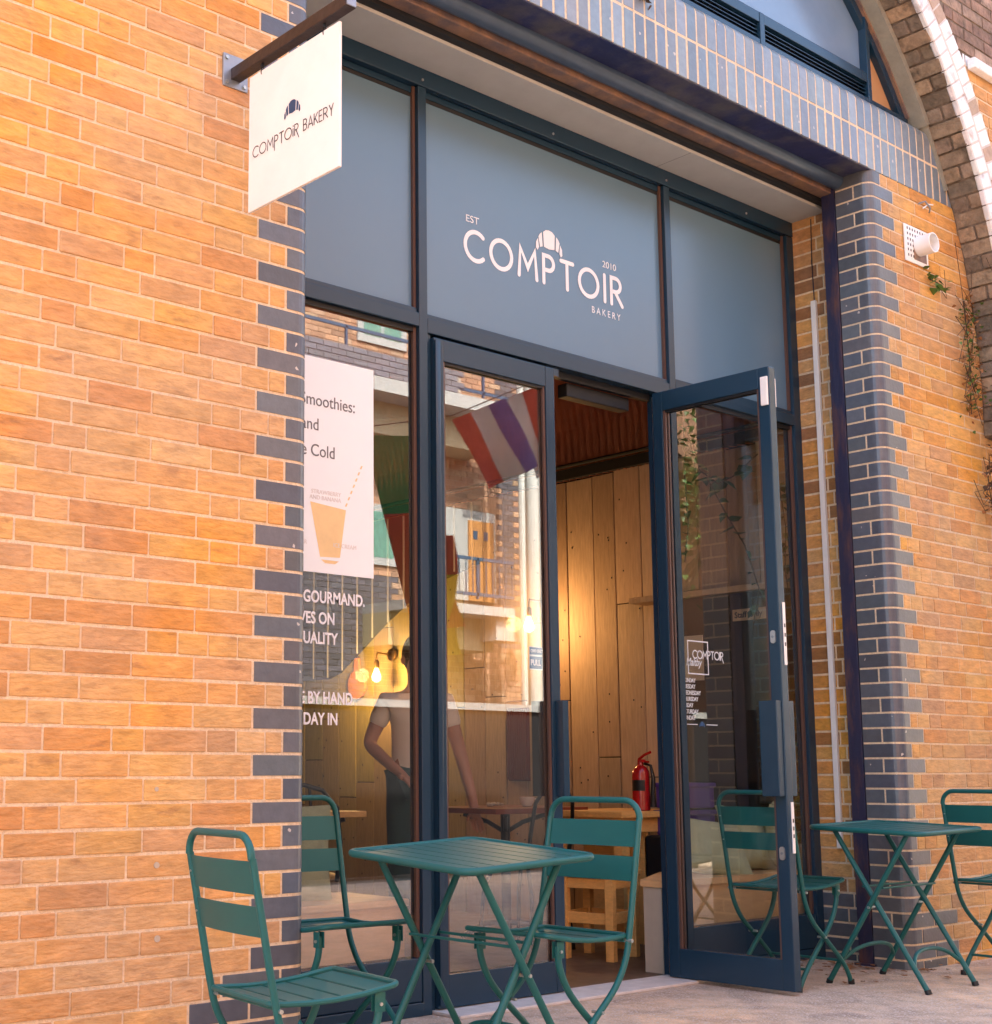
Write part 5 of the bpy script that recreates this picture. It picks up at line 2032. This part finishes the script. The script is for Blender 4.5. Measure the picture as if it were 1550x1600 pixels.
mb.tube([(10.75, -8.05, 0), (10.75, -8.05, 6.8)], .115, 'pole_white', 12)
mb.tube([(10.53, -8.05, 0), (10.53, -8.05, 6.8)], .045, 'pole_white', 8)
mb.build('shaft', t, smooth=True)
mb = MB()
mb.tube([(10.75, -8.0, 3.70), (10.85, -7.9, 3.75), (10.95, -7.85, 3.85)], .03, 'pole_white', 8)
dsh = MB()  # satellite dish on a bracket from the pole
dsh.lathe([(.01, 0), (.12, .02), (.18, .05), (.17, .055)], (0, 0, 0), 'pole_white', 16)
dsh.xf(Matrix.Translation((10.95, -7.8, 3.85)) @ Matrix.Rotation(R(-62), 4, 'X') @ Matrix.Rotation(R(35), 4, 'Y'))
mb.add(dsh.v, dsh.f, 'pole_white')
mb.box(10.86, 11.05, -8.1, -7.9, 1.6, 2.15, 'opp_cream')
mb.build('satellite_dish', t)
mb = MB()
mb.box(2, 16, -5.4, -5.25, 0, 1.55, 'dark_wallb')
mb.box(2, 16, -5.43, -5.22, 1.551, 1.62, 'opp_white')
tag(mb.build('garden_wall'), 'low dark wall with white coping across the street, mirrored in the closed door', 'wall')

# bunting flags over the street
def flag(p, u, v, cols, label, sag=.03, cord=True):
    """p top-left corner, u edge along the bands' order, v edge along each band"""
    t = thing('bunting_flag', label, 'flag', p, group='bunting flags strung over the street')
    P, U, W_ = Vector(p), Vector(u), Vector(v)
    nn = U.cross(W_).normalized()
    n = len(cols)
    for k, c_ in enumerate(cols):
        mb = MB()
        vs = []
        for i in range(5):
            for j in range(7):
                a = (k + i / 4) / n
                b = j / 6
                q = P + U * a + W_ * b + nn * (sag * math.sin(a * 7 + b * 3) * b)
                vs.append(q)
        for q in list(vs):
            vs.append(q + nn * .002)
        fs = []
        for s_ in (0, 35):
            fs += [(s_ + i * 7 + j, s_ + (i + 1) * 7 + j, s_ + (i + 1) * 7 + j + 1, s_ + i * 7 + j + 1) for i in range(4) for j in range(6)]
        mb.add(vs, fs, c_)
        mb.build('stripe', t, smooth=True)


flag((3.56, -2.0, 3.33), (.52, 0, .24), (.34, 0, -.44), ('flag_red', 'flag_white', 'flag_blue'), 'red white and blue bunting flag reflected in the closed door')
flag((4.12, -2.02, 3.58), (.30, 0, .14), (.28, 0, -.55), ('flag_white', 'flag_red'), 'white and red bunting flag beside the tricolour one')
flag((2.76, -1.95, 3.10), (.42, 0, -1.25), (.42, 0, .06), ('flag_green', 'flag_green', 'flag_red', 'flag_red', 'flag_red'), 'long green and red bunting flag reflected in the left window')
flag((3.32, -1.95, 2.50), (.04, 0, -.80), (.20, 0, .02), ('flag_red', 'flag_yellow', 'flag_yellow'), 'small red yellow and green bunting flag at the edge of the closed door')
mb = MB()
mb.tube([(1.5, -2.0, 3.0), (2.7, -2.0, 3.14), (3.56, -2.0, 3.36), (4.5, -2.0, 3.8), (7, -2.0, 5.0)], .004, 'black', 6)
tag(mb.build('bunting_string'), 'thin cord carrying the bunting flags over the street', 'cord')

# white brick house and tree further down the street (mirrored in the right window)
t = thing('white_house', 'white painted brick building down the street, mirrored in the right window', 'building', (14, -2.5, 0))
mb = MB()
mb.box(13, 20, -6.9, -3.6, 0, 7.5, 'mortar')
zz_ = 0.02
k = 0
while zz_ < 5.5:
    y = -6.9 + (k % 2) * .11
    while y < -3.7:
        mb.box(12.985, 13.0, y, min(y + .215, -3.6), zz_, zz_ + .065, 'opp_brick', (.78, .78, .76))
        y += .225
    zz_ += .075
    k += 1
mb.build('wall', t)
tr = thing('street_tree', 'leafy green tree down the street, mirrored in the right window', 'tree', (8.8, -4.2, 0))
mb = MB()
mb.tube([(8.8, -4.2, 0), (8.85, -4.2, 1.5), (8.7, -4.15, 2.8), (8.8, -4.1, 4.2)], [.14, .11, .08, .04], 'twig', 10)
for _ in range(9):
    a = random.uniform(0, 6.28)
    z = random.uniform(2, 3.6)
    mb.tube([(8.76, -4.16, z), (8.76 + .5 * math.cos(a), -4.16 + .5 * math.sin(a), z + .5), (8.76 + .9 * math.cos(a), -4.16 + .9 * math.sin(a), z + .8)], [.04, .025, .01], 'twig', 6)
mb.build('trunk', tr, smooth=True)
mb = MB()
for _ in range(30):
    a, e_, rr = random.uniform(0, 6.28), random.uniform(-.9, 1.4), random.uniform(.2, 1.0)
    cc = Vector((8.8 + 1.0 * rr * math.cos(a) * math.cos(e_), -4.15 + 1.0 * rr * math.sin(a) * math.cos(e_), 3.7 + 1.2 * rr * math.sin(e_)))
    for _ in range(75):
        leaf_faces(mb, cc + Vector((random.gauss(0, .17), random.gauss(0, .17), random.gauss(0, .15))), random.uniform(.05, .1), 'leaf')
mb.build('crown', tr)
